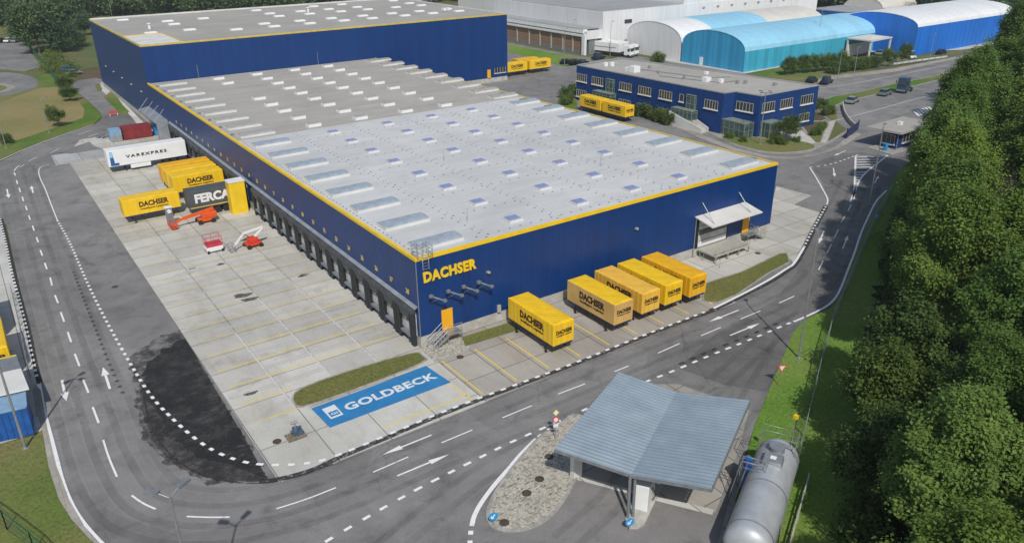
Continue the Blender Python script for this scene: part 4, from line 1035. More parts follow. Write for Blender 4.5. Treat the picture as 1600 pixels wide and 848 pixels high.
wt.location = (134.0, 127.5, 0); wt.rotation_euler = (0, 0, R(-76))
MB().box((-5.2, -.04, 2.4), (5.0, -.01, 2.6)).build('side_lettering', M['steel'], wt)
wt2 = copy_thing(wt, (136.8, 128.4, 0), label='second white semi trailer, behind the lettered one before the white hall')


def cab(name, label, m, loc, rz, grp=None):
    t = thing(name, label, 'truck', loc, rz, grp)
    MB().hexa([Vector((-1.2, -1.1, .7)), Vector((-1.2, 1.1, .7)), Vector((1.2, 1.1, .7)), Vector((1.2, -1.1, .7))], [Vector((-1.15, -1.05, 3.5)), Vector((-1.15, 1.05, 3.5)), Vector((.75, 1.05, 3.5)), Vector((.75, -1.05, 3.5))]).build('cab', m, t, bevel=.08)
    MB().hexa([Vector((1.07, -.95, 1.9)), Vector((1.07, .95, 1.9)), Vector((1.12, .95, 1.9)), Vector((1.12, -.95, 1.9))], [Vector((.86, -.9, 2.75)), Vector((.86, .9, 2.75)), Vector((.95, .9, 2.75)), Vector((.95, -.9, 2.75))]).build('windscreen', M['glass'], t)
    MB().box((.1, -1.13, 1.9), (.8, -1.08, 2.6)).box((.1, 1.08, 1.9), (.8, 1.13, 2.6)).build_each('side_window', M['glass'], t)
    MB().box((1.1, -1.0, .5), (1.32, 1.0, .95)).build('bumper', M['steel'], t)
    MB().box((-4.2, -.45, .6), (-1.2, .45, .9)).build('chassis', M['black'], t)
    for x in (.4, -2.9):
        for y in (-.95, .95): a = MB(); wheel(a, x, y, .5); a.build('wheel', M['tyre'], t)
    MB().tube([(.95, -1.35, 2.2), (.95, -1.35, 2.9)], .1, 6).tube([(.95, 1.35, 2.2), (.95, 1.35, 2.9)], .1, 6).build_each('mirror', M['black'], t)
    return t
cab('truck_tractor', 'white lorry cab before the white trailer by the white hall', M['white'], (137.0, 118.5, 0), R(-76), 'white lorry cabs')
cab('truck_tractor', 'second white lorry cab, right of the first by the white hall', M['white'], (139.8, 119.4, 0), R(-76), 'white lorry cabs')
cab('truck_tractor', 'dark blue tractor unit without trailer waiting on the street by the grass median', M['tractor'], (151.0, 39.6, 0), R(190))


def car(name, label, m, loc, rz, grp='cars around the site', cat='car', hgt=1.45, L=4.3):
    t = thing(name, label, cat, loc, rz, grp); h = L / 2; W = .88
    pro = [(-h, .35), (-h, .8), (-h + .25, .92), (-.9, .97), (1.0, .95), (h - .15, .78), (h, .6), (h, .35)]
    MB().hexa([Vector((x, -W, z)) for x, z in pro], [Vector((x, W, z)) for x, z in pro]).build('body', m, t, bevel=.07)
    g0 = [(-1.75, .95), (1.15, .93), (.45, hgt), (-1.25, hgt)]
    MB().hexa([Vector((x, -W + .08 + (.12 if z > 1 else 0), z)) for x, z in g0], [Vector((x, W - .08 - (.12 if z > 1 else 0), z)) for x, z in g0]).build('window', M['glass'], t)
    MB().box((-1.2, -W + .22, hgt - .01), (.4, W - .22, hgt + .05)).build('roof', m, t, bevel=.02)
    for x in (-1.3, 1.35):
        for y in (-W + .05, W - .05): a = MB(); wheel(a, x, y, .32, .32, .22); a.build('wheel', M['tyre'], t)
    MB().box((h - .06, -.75, .58), (h + .02, -.4, .72)).build('headlight', M['frame'], t); MB().box((h - .06, .4, .58), (h + .02, .75, .72)).build('headlight', M['frame'], t)
    return t
def at(px, py): v = S(px, py); return (v.x, v.y, 0)
car('parked_car', 'silver estate car driving on the street beside the grass median', M['car_silver'], at(1331, 161), R(15))
car('parked_car', 'grey green car right behind the dark blue tractor unit', M['car_green'], at(1382, 149), R(12))
car('parked_car', 'dark blue van beside the office end wall', M['car_blue'], at(1291, 131), R(15), cat='van', hgt=1.9, L=4.9)
car('parked_car', 'black car partly hidden behind the office roof end', M['car_black'], at(1268, 129), R(15))
car('parked_car', 'dark car standing by the black fence below the royal blue tent', M['car_black'], at(1470, 85), R(8))
car('parked_car', 'silver car in the shade of the cream canopy beside the cyan tent', M['car_silver'], at(1375, 86), R(15))
car('parked_car', 'white van at the foot of the royal blue tent corner', M['white'], at(1420, 91), R(60), cat='van', hgt=2.1, L=4.8)
car('parked_car', 'dark car among the row on the car park, leftmost', M['car_black'], at(2, 66), R(60))
car('parked_car', 'white car parked between the dark car and the silver car', M['white'], at(14, 66), R(60))
car('parked_car', 'silver car at the right end of the row on the car park', M['car_silver'], at(25, 66), R(60))
car('parked_car', 'blue car standing in the scrub by the dirt track', M['conblue'], at(108, 111), R(10))
car('parked_car', 'pale car next to the blue car in the scrub', M['car_silver'], at(116, 117), R(10))
for i, (px, lb) in enumerate([(884, 'left'), (897, 'middle'), (910, 'right')]):
    car('parked_car', 'black car in the row before the brick hall lawn, %s one' % {'left': 'leftmost', 'middle': 'middle', 'right': 'rightmost'}[lb], M['car_black'], at(px, 100 + i * .5), R(20))
car('parked_car', 'dark blue van behind the far end of the office roof', M['car_blue'], at(935, 93), R(10), cat='van', hgt=2.0, L=5)

# ================================================================== OFFICE
of = thing('office_building', 'two storey dark blue office block with flat grey roof and white window sills', 'office building', (92, 60, 0))
OP = [(85.9, 81.2), (87.5, 39.2), (90.3, 38.9), (90.9, 33.3), (107.9, 32.9), (100.4, 82.4)]
MB().prism(OP, -.1, 7.75, top=False).build('wall', M['bluedark'], of, True)
cx, cy = 94, 58
ins = [(x + (cx - x) * .006, y + (cy - y) * .006) for x, y in OP]
MB().prism([(x + (cx - x) * .02, y + (cy - y) * .02) for x, y in OP], 7.3, 7.72).build('roof', M['roof_old'], of, True)
pe = MB()
for i in range(len(OP)):
    a, b = Vector((*OP[i], 0)), Vector((*OP[(i + 1) % len(OP)], 0)); d = (b - a).normalized(); n = Vector((d.y, -d.x, 0))
    if (Vector((cx, cy, 0)) - a).dot(n) > 0: n = -n
    pe.hexa([a - n * .3 + Vector((0, 0, 7.751)), b - n * .3 + Vector((0, 0, 7.751)), b + n * .06 + Vector((0, 0, 7.751)), a + n * .06 + Vector((0, 0, 7.751))], [a - n * .3 + Vector((0, 0, 7.95)), b - n * .3 + Vector((0, 0, 7.95)), b + n * .06 + Vector((0, 0, 7.95)), a + n * .06 + Vector((0, 0, 7.95))])
pe.build('parapet', M['roofgrey'], of, True)


def wall_window(par, a, b, z0, z1, bars=4, out=None, sill=True, frame='frame'):
    """ribbon window from a to b (plan points) on a wall, set into it by frame and sill"""
    a = Vector((*a, 0)); b = Vector((*b, 0)); d = (b - a).normalized(); n = Vector((d.y, -d.x, 0))
    if out is not None and n.dot(Vector(out)) < 0: n = -n
    def blk(mb, s0, s1, zz0, zz1, o0, o1):
        p = [a + d * s0 + n * o0, a + d * s1 + n * o0, a + d * s1 + n * o1, a + d * s0 + n * o1]
        mb.hexa([q + Vector((0, 0, zz0)) for q in p], [q + Vector((0, 0, zz1)) for q in p])
    L = (b - a).length; g = MB(); blk(g, 0, L, z0, z1, -.02, .03); w_ = g.build('window', M['glass'], par, True)
    f = MB()
    for i in range(bars + 1):
        s = i * (L - .08) / bars; blk(f, s, s + .08, z0, z1, .031, .10)
    blk(f, .1, L, z1 - .1, z1, .031, .09); blk(f, .1, L, z0, z0 + .08, .031, .09)
    f.build('frame', M[frame], w_, True)
    if sill: q = MB(); blk(q, -.1, L + .1, z0 - .18, z0 - .002, -.01, .25); q.build('sill', M['sill'], w_, True)
    return w_
lx = lambda y: 85.9 + (81.2 - y) * 1.6 / 42 - .0
for y0, y1 in ((81.0, 77.6), (75.9, 72.3), (67.1, 63.5), (61.4, 57.8), (55.5, 52.0), (43.6, 40.3)):
    wall_window(of, (lx(y0), y0), (lx(y1), y1), 4.4, 6.1, 5, (-1, 0, 0))
wall_window(of, (lx(50.0), 50.0), (lx(48.9), 48.9), 4.6, 6.1, 1, (-1, 0, 0))
for y0, y1 in ((81.0, 77.6), (61.4, 57.8), (55.5, 52.0), (67.1, 63.5)):
    wall_window(of, (lx(y0), y0), (lx(y1), y1), .9, 2.5, 5, (-1, 0, 0))
wall_window(of, (90.35, 38.3), (90.75, 34.6), 4.5, 6.2, 5, (-1, 0, 0))
for x0, x1 in ((91.6, 95.1), (96.8, 100.3), (102.8, 106.5)): wall_window(of, (x0, 33.3 - (x0 - 90.9) * .0235), (x1, 33.3 - (x1 - 90.9) * .0235), 4.6, 6.4, 5, (0, -1, 0))
for i, x0 in enumerate((92.6, 98, 103)): wall_window(of, (x0, 33.3 - (x0 - 90.9) * .0235), (x0 + 3, 33.3 - (x0 - 87.9) * .0235), 1.2, 2.8, 4, (0, -1, 0))
# glazed stair bays and porches
def glass_bay(par, x0, y0, x1, y1, z0, z1, name):
    b = MB().box((x0 + .04, y0 + .04, z0), (x1 - .04, y1 - .04, z1 - .05)).build(name, M['glassg'], par, True)
    f = MB()
    for x in (x0, x1 - .1):
        for y in np.linspace(y0, y1 - .1, max(2, int(abs(y1 - y0) / 1.1) + 1)): f.box((x, y, z0), (x + .1, y + .1, z1))
    for y in (y0, y1 - .1):
        for x in np.linspace(x0, x1 - .1, max(2, int(abs(x1 - x0) / 1.1) + 1)): f.box((x - .003, y - .003, z0), (x + .103, y + .103, z1 - .01))
    for z in np.arange(z0, z1, 1.35): f.box((x0 - .01, y0 - .01, z), (x1 + .01, y0 + .06, z + .09)); f.box((x0 - .012, y0, z), (x0 + .06, y1, z + .09))
    f.box((x0 - .04, y0 - .04, z1), (x1 + .04, y1 + .04, z1 + .08)); f.build('frame', M['fence_grey'], b, True)
    return b
glass_bay(of, lx(69.8) - .5, 68.6, lx(69.8) + .1, 71.0, 1.6, 6.2, 'stair_glazing'); glass_bay(of, lx(70) - 2.3, 67.4, lx(70) - .55, 73.2, 1.6, 3.5, 'glass_porch')
glass_bay(of, lx(46.8) - .5, 45.6, lx(46.8) + .1, 47.9, 1.9, 6.3, 'stair_glazing'); glass_bay(of, lx(46) - 2.2, 44.6, lx(46) - .55, 50.2, 1.9, 3.6, 'glass_porch')
glass_bay(of, 87.6, 33.6, 90.2, 41.0, 0.05, 2.9, 'entrance_porch'); glass_bay(of, 91.6, 31.0, 95.0, 33.2, 0.05, 2.9, 'entrance_porch')
for (yy, yb) in ((50.4, 41.6), (73.4, 65.6)):
    X0 = lx(47) - 2.4
    MB().hexa([Vector((X0, yb, 0)), Vector((X0, yy, 0)), Vector((X0 + .2, yy, 0)), Vector((X0 + .2, yb, 0))], [Vector((X0, yb, .9)), Vector((X0, yy, 2.9)), Vector((X0 + .2, yy, 2.9)), Vector((X0 + .2, yb, .9))]).build('stair_wall', M['offwhite'], of, True)
    MB().hexa([Vector((X0 + 1.9, yb, 0)), Vector((X0 + 1.9, yy - 5, 0)), Vector((X0 + 2.05, yy - 5, 0)), Vector((X0 + 2.05, yb, 0))], [Vector((X0 + 1.9, yb, .9)), Vector((X0 + 1.9, yy - 5, 2.2)), Vector((X0 + 2.05, yy - 5, 2.2)), Vector((X0 + 2.05, yb, .9))]).build('stair_wall', M['offwhite'], of, True)
    s = MB()
    for i in range(9): s.box((X0 + .21, yb + i * .33, 0), (X0 + 1.89, yb + (i + 1) * .33 - .003, .2 + i * .2))
    s.box((X0 + .21, yb + 2.98, 0), (X0 + 1.89, yy, 1.85)); s.build('stair_flight', M['plinth'], of, True)
for x, y, sx, sz in ((90, 76, .8, .9), (91.2, 75.2, .8, .9), (89.5, 66, 1.8, 1.3), (89.6, 67.6, 1.6, .8), (93.5, 49, 1.4, .9), (95, 46.5, .8, .8), (92.3, 54, .5, .8), (92.8, 62, .4, .7), (97, 44, .6, .7), (98.2, 43, .6, .7), (100, 55, .8, .6), (96, 68, .6, .6), (101, 38, .7, .6)):
    MB().box((x, y, 7.72), (x + sx, y + sx, 7.72 + sz)).build('roof_unit', M['white'] if sx > .7 else M['galv'], of, True, bevel=.05)
pp = MB()
for a, b in (((91, 60), (95, 47)), ((95, 47), (99, 46)), ((93, 70), (97, 52)), ((97, 52), (102, 50))): pp.bar((*a, 7.8), (*b, 7.8), .12)
pp.build('roof_duct', M['steel'], of, True)

# gatehouse
ga = thing('gatehouse', 'small dark blue gatehouse with an overhanging flat grey roof at the site entrance', 'gatehouse', at(1400, 225))
MB().box((103.2, 12.6, 0), (112.5, 15.6, 3.2)).build('wall', M['bluedark'], ga, True)
MB().prism([(101.2, 17.6), (102.0, 11.2), (114.5, 12.2), (113.6, 18.0)], 3.2, 3.55).build('roof', M['roof_old'], ga, True)
wall_window(ga, (103.17, 15.3), (103.17, 12.9), .9, 2.6, 3, (-1, 0, 0)); wall_window(ga, (105, 12.58), (111, 12.58), 1.0, 2.6, 6, (0, -1, 0))
MB().box((107, 14.5, 3.55), (107.7, 15.2, 4.1)).build('roof_cowl', M['white'], ga, True)
MB().tube([(102.4, 12, 0), (102.4, 12, 3.2)], .08, 6).tube([(113.8, 12.8, 0), (113.8, 12.8, 3.2)], .08, 6).build_each('column', M['galv'], ga, True, per=3)
MB().prism([(99.5, 11.0), (113, 11.0), (113, 16.3), (100.5, 16.3)], 0, .14).build('kerb_base', M['kerb'], ga, True)
go = thing('ticket_post', 'pale blue card reader post at the gatehouse kerb', 'ticket post', (101.0, 13.2, .14))
MB().box((-.3, -.3, 0), (.3, .3, 1.3)).build('housing', M['sign_blue'], go, bevel=.05); MB().box((-.32, -.15, .8), (-.301, .15, 1.1)).build('screen', M['glass'], go)
gb_ = thing('entrance_gate', 'dark blue sliding gate panel standing open beside the gatehouse lane', 'gate', at(1322, 214))
gl = MB(); e0 = S(1322, 217); e1 = S(1340, 203)
gl.bar((e0.x, e0.y, .9), (e1.x, e1.y, .9), .08, 1.6); gl.build('panel', M['blueframe'], gb_, True)
MB().bar((e0.x, e0.y, 0), (e0.x, e0.y, 2.0), .16).bar((e1.x, e1.y, 0), (e1.x, e1.y, 2.0), .16).build_each('post', M['blueframe'], gb_, True)
wal = thing('retaining_wall', 'curved pale retaining wall beside the entrance lane below the silver car', 'wall', at(1325, 190))
ws = MB(); cw = cat(SL([(1316, 165), (1318, 178), (1326, 192), (1338, 203)]))
for a, b in zip(cw, cw[1:]): ws.bar(a + Vector((0, 0, .45)), b + Vector((0, 0, .45)), .25, .9)
ws.build('wall', M['plinth'], wal, True)

# ================================================================== TENTS AND HALLS
def tent(name, label, x0, x1, y0, y1, eave, apex, roofm, wallm, sidem, bands=None, cat='tent hall', n=16, skip=()):
    t = thing(name, label, cat, ((x0 + x1) / 2, (y0 + y1) / 2, 0)); yc = (y0 + y1) / 2; hw = (y1 - y0) / 2
    pr = [(yc - hw * math.cos(math.pi * k / n), eave + (apex - eave) * math.sin(math.pi * k / n) ** .9) for k in range(n + 1)]
    bands = bands or [(x0, x1, roofm)]
    for a, b, m in bands:
        s = MB(); vs = [(a, y, z) for y, z in pr] + [(b, y, z) for y, z in pr] + [(a, y, z - .15) for y, z in pr] + [(b, y, z - .15) for y, z in pr]; N = n + 1
        fs_ = [(i, i + N, i + 1 + N, i + 1) for i in range(n)] + [(i + 2 * N, i + 1 + 2 * N, i + 1 + 3 * N, i + 3 * N) for i in range(n)] + [(i, i + 1, i + 1 + 2 * N, i + 2 * N) for i in range(n)] + [(i + N, i + 3 * N, i + 1 + 3 * N, i + 1 + N) for i in range(n)]
        s.add(vs, fs_, False); s.build('roof', m, t, True)
    for x, xx in ((x0 + .1, x0 + .2), (x1 - .2, x1 - .1)):
        lo = [(x, y, z - .05) for y, z in pr]; MB().hexa([Vector((x, y0, 0))] + [Vector(p) for p in lo] + [Vector((x, y1, 0))], [Vector((xx, y0, 0))] + [Vector((xx, p[1], p[2])) for p in lo] + [Vector((xx, y1, 0))]).build('end_wall', wallm, t, True)
    MB().box((x0 + .2, y0, 0), (x1 - .2, y0 + .12, eave)).box((x0 + .2, y1 - .12, 0), (x1 - .2, y1, eave)).build_each('side_wall', sidem, t, True)
    rb = MB()
    for x in np.arange(x0 + 2, x1, 2.6): rb.box((x, y0 - .06, 0), (x + .12, y0 - .001, eave - .05))
    rb.build_each('wall_strut', sidem, t, True)
    return t
ct = tent('tent_hall', 'cyan arched tent hall with teal ribbed side wall, nearest the office', 143.5, 208, 80.6, 103.4, 5.4, 9.9, M['cyan'], M['cyan_wall'], M['cyan_side'])
MB().box((143.35, 95.2, 0), (143.58, 96.3, 2.2)).build('door', M['white'], ct, True)
tent('tent_hall', 'white arched tent hall with a cyan roof band behind the cyan tent', 143.9, 212, 104.2, 127.3, 5.4, 10.2, M['tarp_white'], M['white_clad'], M['tarp_white'],
     [(143.9, 158, M['tarp_white']), (158.02, 184, M['cyan']), (184.02, 212, M['tarp_cream'])])
tent('tent_hall', 'royal blue walled arched tent hall with white roof at the right', 203.5, 262, 67.4, 92.0, 8.2, 11.6, M['tarp_white'], M['rblue'], M['rblue'])
tent('tent_hall', 'small cream arched tent hall far behind the royal blue tent', 285, 310, 128, 146, 3.0, 7.6, M['tarp_cream'], M['tarp_cream'], M['tarp_cream'])
cn = thing('canopy_tent', 'open cream canopy on slim posts between the cyan and blue tents', 'canopy', (194, 76, 0))
MB().prism([(187.6, 71.6), (199.3, 72.2), (199.8, 79.9), (188, 79.8)], 5.0, 5.35).build('roof', M['tarp_cream'], cn, True)
MB().hexa([Vector((188.5, 72.5, 5.351)), Vector((198.5, 73, 5.351)), Vector((199, 79, 5.351)), Vector((188.8, 79, 5.351))], [Vector((193, 75, 6.0)), Vector((194, 75, 6.0)), Vector((194, 76.5, 6.0)), Vector((193, 76.5, 6.0))]).build('roof_peak', M['tarp_cream'], cn, True)
for x, y in ((188, 72), (188.3, 79.5), (199, 72.6), (199.4, 79.5)): MB().box((x - .2, y - .2, 0), (x + .2, y + .2, 5.0)).build('post', M['tarp_cream'], cn, True)
MB().box((188.5, 79.2, 0), (199, 79.4, 3.4)).build('back_panel', M['offwhite'], cn, True)
# brick hall
bh = thing('brick_hall', 'long brown brick hall with white fascia and grey roof beyond the high bay warehouse', 'hall', (140, 150, 0))
brm = bpy.data.materials.new('brown brick'); bt, bb = nodes(brm)
tcc = bt.nodes.new('ShaderNodeTexCoord').outputs['Object']; mpp = bt.nodes.new('ShaderNodeMapping'); mpp.inputs['Rotation'].default_value = (R(90), 0, R(90)); bt.links.new(tcc, mpp.inputs[0])
brx = bt.nodes.new('ShaderNodeTexBrick'); brx.inputs['Scale'].default_value = 1; brx.inputs['Brick Width'].default_value = .5; brx.inputs['Row Height'].default_value = .22; brx.inputs['Mortar Size'].default_value = .02
brx.inputs['Color1'].default_value = (.23, .13, .08, 1); brx.inputs['Color2'].default_value = (.30, .19, .12, 1); brx.inputs['Mortar'].default_value = (.33, .29, .25, 1)
bt.links.new(mpp.outputs[0], brx.inputs['Vector'])
bt.links.new(mixc(bt, .7, brx.outputs['Color'], ramp(bt, noise(bt, .3, 5, .6, tcc), [(.3, gray(.8)), (.7, gray(1.15))]), 'MULTIPLY'), bb.inputs['Base Color']); bb.inputs['Roughness'].default_value = .9
MB().box((129.6, 132, 1.1), (131, 190, 5.4)).build('wall', brm, bh, True); MB().box((129.5, 132, -.1), (131, 190, 1.1)).build('plinth', M['steel'], bh, True)
MB().box((128.9, 131.2, 5.4), (131, 190, 6.0)).box((129.4, 131.2, 6.35), (131, 190, 7.4)).box((128.9, 129.8, 0), (129.7, 131.2, 6.0)).build('fascia', M['white'], bh, True)
MB().box((129.3, 131.2, 6.0), (131, 190, 6.35)).build('clerestory', M['glassg'], bh, True)
MB().box((131, 132, -.1), (152, 190, 6.9)).box((129.7, 129.8, 4.6), (136, 132, 7.0)).build('rear_block', M['white_clad'], bh, True)
MB().box((129.5, 131.3, 7.4), (152, 190, 7.6)).build('roof', M['roofgrey'], bh, True)
s = MB()
for y in (136, 141, 147, 153, 159, 166, 173): s.box((129.35, y, .2), (129.6, y + .5, 5.4))
s.build_each('pilaster', M['frame'], bh, True)
for y in (176, 180, 184): MB().box((129.5, y, 3), (129.59, y + 1.2, 4.8)).build('window', M['glass'], bh, True)
MB().box((131, 130.2, 0), (134.5, 131.9, 4.4)).build('loading_bay', M['steel'], bh, True)
# big white hall
wh2 = thing('white_hall', 'very large white industrial hall with a grey roof behind the tents', 'hall', (190, 160, 0))
MB().prism([(136, 129.8), (243, 129.8), (243, 215), (136, 215)], -.1, 12.3).build('wall', M['white_clad'], wh2, True)
MB().prism([(136.5, 130.3), (171, 130.3), (171, 214.5), (136.5, 214.5)], 12.3, 12.55).build('roof', M['roofgrey'], wh2, True)
MB().prism([(171.2, 130.0), (242.8, 130.0), (242.8, 214.5), (171.2, 214.5)], 12.3, 14.0).build('upper_hall', M['white_clad'], wh2, True)
MB().prism([(171.8, 130.6), (242.3, 130.6), (242.3, 214), (171.8, 214)], 14.0, 14.2).build('upper_roof', M['roofgrey'], wh2, True)
MB().box((145, 129.6, 8.3), (148, 129.79, 9.4)).build('window', M['glass'], wh2, True)
s = MB()
for x in range(180, 240, 7): s.box((x, 129.5, 10.5), (x + 1, 129.79, 11.0))
s.build_each('vent', M['galv'], wh2, True)
q0 = S(641, 5); lh = thing('long_building', 'low white building far behind the high bay roof', 'building', (q0.x + 8, q0.y + 6, 0))
MB().box((q0.x, q0.y, 0), (q0.x + 22, q0.y + 14, 5.5)).build('wall', M['offwhite'], lh, True); MB().box((q0.x - .4, q0.y - .4, 5.5), (q0.x + 22.4, q0.y + 14.4, 5.8)).build('roof', M['offwhite'], lh, True)
bp = thing('blue_roof_shed', 'low shed with blue striped wall left of the small cream tent', 'shed', (262, 137, 0))
MB().box((255, 118, 0), (275, 140, 4.5)).build('wall', M['rblue'], bp, True); MB().box((254.5, 117.5, 4.5), (275.5, 140.5, 4.8)).build('roof', M['roofgrey'], bp, True)
for i in range(5): MB().box((254.8, 119 + i * 4, 1), (254.99, 121.5 + i * 4, 3.2)).build('gate', M['glass'], bp, True)

# ================================================================== FUEL STATION
fc = thing('fuel_canopy', 'grey corrugated butterfly canopy over the fuelling bay beside the road', 'canopy', (0.5, -29.8, 0))
A, B_, C_, D_, E_, F_ = S(968, 581, 4.4), S(1057, 612, 3.85), S(1172, 625, 4.4), S(1112, 762, 4.4), S(988, 740, 3.85), S(868, 700, 4.4)
def panel(q, name):
    """real corrugated sheet: ribs run from the eave to the valley"""
    a, b, c, d = q   # a-b and d-c run eave->valley ; ribs parallel to a-b, spaced along a-d
    n = 30; s = MB(); pr = []
    for i in range(n * 6 + 1):
        u = i / (n * 6); ph = (i % 6); z = (0.0, 0.0, .07, .14, .14, .07)[ph]
        p = a.lerp(d, u); r = b.lerp(c, u); pr.append((p + Vector((0, 0, z)), r + Vector((0, 0, z))))
    N = len(pr); vs = [x for x, _ in pr] + [y for _, y in pr] + [x - Vector((0, 0, .1)) for x, _ in pr] + [y - Vector((0, 0, .1)) for _, y in pr]
    s.add(vs, [(i, i + 1, i + 1 + N, i + N) for i in range(N - 1)] + [(i + 2 * N, i + 3 * N, i + 1 + 3 * N, i + 1 + 2 * N) for i in range(N - 1)] +
          [(i, i + 2 * N, i + 1 + 2 * N, i + 1) for i in range(N - 1)] + [(i + N, i + 1 + N, i + 1 + 3 * N, i + 3 * N) for i in range(N - 1)])
    return s.build(name, M['corr2'], fc, True)
M['corr2'] = mat('canopy sheet metal', (0.20, 0.26, 0.32), 0.45, 0.15, 0.10, .5)
p1 = panel((A, B_, E_, F_), 'roof_sheet'); p2 = panel((C_, B_, E_, D_), 'roof_sheet')
gu = MB().bar(B_ + Vector((0, 0, -.12)), E_ + Vector((0, 0, -.12)), .3, .2); gu.build('valley_gutter', M['galv'], fc, True)
fr = MB()
for a, b in ((A, F_), (C_, D_), (A, B_), (B_, C_), (F_, E_), (E_, D_)): fr.bar(a + Vector((0, 0, -.22)), b + Vector((0, 0, -.22)), .1, .2)
for u in (.25, .5, .75): fr.bar(A.lerp(F_, u) + Vector((0, 0, -.25)), B_.lerp(E_, u) + Vector((0, 0, -.25)), .12, .2); fr.bar(C_.lerp(D_, u) + Vector((0, 0, -.25)), B_.lerp(E_, u) + Vector((0, 0, -.25)), .12, .2)
fr.build('roof_beam', M['steel'], fc, True)
for (x, y) in ((-.1, -29.75), (.28, -29.85)): MB().tube([(x, y, 0), (x, y, 3.75)], .11, 10).build('column', M['steel'], fc, True)
MB().tube([(7.6, -25.3, 0), (7.6, -25.3, 3.7)], .14, 10).build('column', M['steel'], fc, True)
c1 = S(884, 733)
MB().box((-.5, -24.3, 0), (.3, -23.85, 4.1)).build('pillar', M['offwhite'], fc, True)
MB().box((9.6, -29.2, 0), (10.2, -28.7, 4.1)).build('pillar', M['offwhite'], fc, True)
axd = (B_ - E_); axd.z = 0; axd.normalize(); pn = Vector((axd.y, -axd.x, 0))
fi = thing('pump_island', 'rounded concrete pump island under the canopy gutter', 'kerb island', (0.6, -30, 0))
ip = [Vector((0.35, -30.0, 0)) + axd * u + pn * v for u, v in [(-.9, -.35), (-1.15, 0), (-.9, .5), (-.3, .8), (6, .8), (6.6, .4), (6.6, -.2), (6, -.6), (-.3, -.6)]]
MB().prism([(p.x, p.y) for p in ip], 0, .16).build('base', M['plinth'], fi, True)
pm = thing('fuel_pump', 'white fuel pump housing behind the twin canopy posts', 'fuel pump', tuple(Vector((0.6, -30, .16)) + axd * 1.5))
def obox(mb, c, hx, hy, z0, z1, topx=1.0, topy=1.0):
    lo = [c + axd * (sx * hx) + pn * (sy * hy) + Vector((0, 0, z0)) for sx, sy in ((-1, -1), (1, -1), (1, 1), (-1, 1))]
    hi = [c + axd * (sx * hx * topx) + pn * (sy * hy * topy) + Vector((0, 0, z1)) for sx, sy in ((-1, -1), (1, -1), (1, 1), (-1, 1))]
    mb.hexa(lo, hi)
O = Vector((0, 0, 0)); a = MB(); obox(a, O, .95, .5, 0, 2.0, .8, 1); a.build('housing', M['white'], pm, bevel=.05)
a = MB(); obox(a, O + pn * -.52, .5, .02, 1.1, 1.7); a.build('display', M['glass'], pm)
a = MB(); a.tube([O + pn * .55 + Vector((0, 0, 1.5)), O + pn * .8 + Vector((0, 0, 1.0)), O + pn * .6 + Vector((0, 0, .4))], .04, 6); a.build('hose', M['black'], pm)
pm2 = copy_thing(pm, tuple(Vector((0.6, -30, .16)) + axd * 4.8), label='second white fuel pump, deep in the shade of the canopy')

# silver horizontal tank
tk0, tk1 = Vector((2.6, -37.6, 0)), Vector((12.1, -32.7, 0)); ta = (tk1 - tk0).normalized(); tn = Vector((-ta.y, ta.x, 0))
tk = thing('storage_tank', 'large silver horizontal storage tank lying beside the fuelling bay', 'tank', tuple(tk0))
tr_ = 1.52; zc = 1.9; s = MB(); pts = []; rad = []
L_ = (tk1 - tk0).length
for u, r in [(-.45, .02), (-.42, .45), (-.3, .9), (-.1, 1.26), (.1, 1.43), (.3, 1.52)] + [(q, 1.52) for q in np.linspace(1, L_ - 1, 10)] + [(L_ - .3, 1.52), (L_ - .1, 1.43), (L_ + .1, 1.26), (L_ + .3, .9), (L_ + .42, .45), (L_ + .45, .02)]:
    pts.append(tk0 + ta * u + Vector((0, 0, zc))); rad.append(r)
s.tube(pts, rad, 40); s.build('shell', M['steel_tank'], tk, True)
for u in (.9, L_ / 2, L_ - .9):
    s = MB(); n = 40; vs = []
    for rr in (tr_ + .03,):
        for du in (-.05, .05):
            for k in range(n): an = 2 * math.pi * k / n; vs.append(tk0 + ta * (u + du) + Vector((0, 0, zc)) + (tn * math.cos(an) + Vector((0, 0, 1)) * math.sin(an)) * rr)
    s.add(vs, [(k, (k + 1) % n, (k + 1) % n + n, k + n) for k in range(n)], True); s.build('weld_band', M['galv'], tk, True)
for u in (1.8, L_ - 1.8):
    s = MB(); c = tk0 + ta * u; p = [c + ta * a_ + tn * b_ for a_, b_ in ((-.25, -1.3), (.25, -1.3), (.25, 1.3), (-.25, 1.3))]; s.prism([(q.x, q.y) for q in p], 0, .9); s.build('saddle', M['plinth'], tk, True)
ml = MB(); cc = tk0 + ta * (L_ - 1.6)
ml.tube([cc + Vector((0, 0, zc + 1.4)), cc + Vector((0, 0, zc + 1.85))], .55, 20); ml.build('manway', M['galv'], tk, True)
c2 = tk0 + ta * (L_ - 3.0); MB().hexa([c2 + ta * a_ + tn * b_ + Vector((0, 0, zc + 1.3)) for a_, b_ in ((-.6, -.7), (.6, -.7), (.6, .7), (-.6, .7))], [c2 + ta * a_ + tn * b_ + Vector((0, 0, zc + 1.78)) for a_, b_ in ((-.55, -.6), (.55, -.6), (.55, .6), (-.55, .6))]).build('valve_box', M['galv'], tk, True)
c3 = c2; MB().hexa([c3 + ta * a_ + tn * b_ + Vector((0, 0, zc + 1.782)) for a_, b_ in ((-.2, -.2), (.2, -.2), (.2, .2), (-.2, .2))], [c3 + ta * a_ + tn * b_ + Vector((0, 0, zc + 1.79)) for a_, b_ in ((-.2, -.2), (.2, -.2), (.2, .2), (-.2, .2))]).build('plate', M['white'], tk, True)
rl = MB()
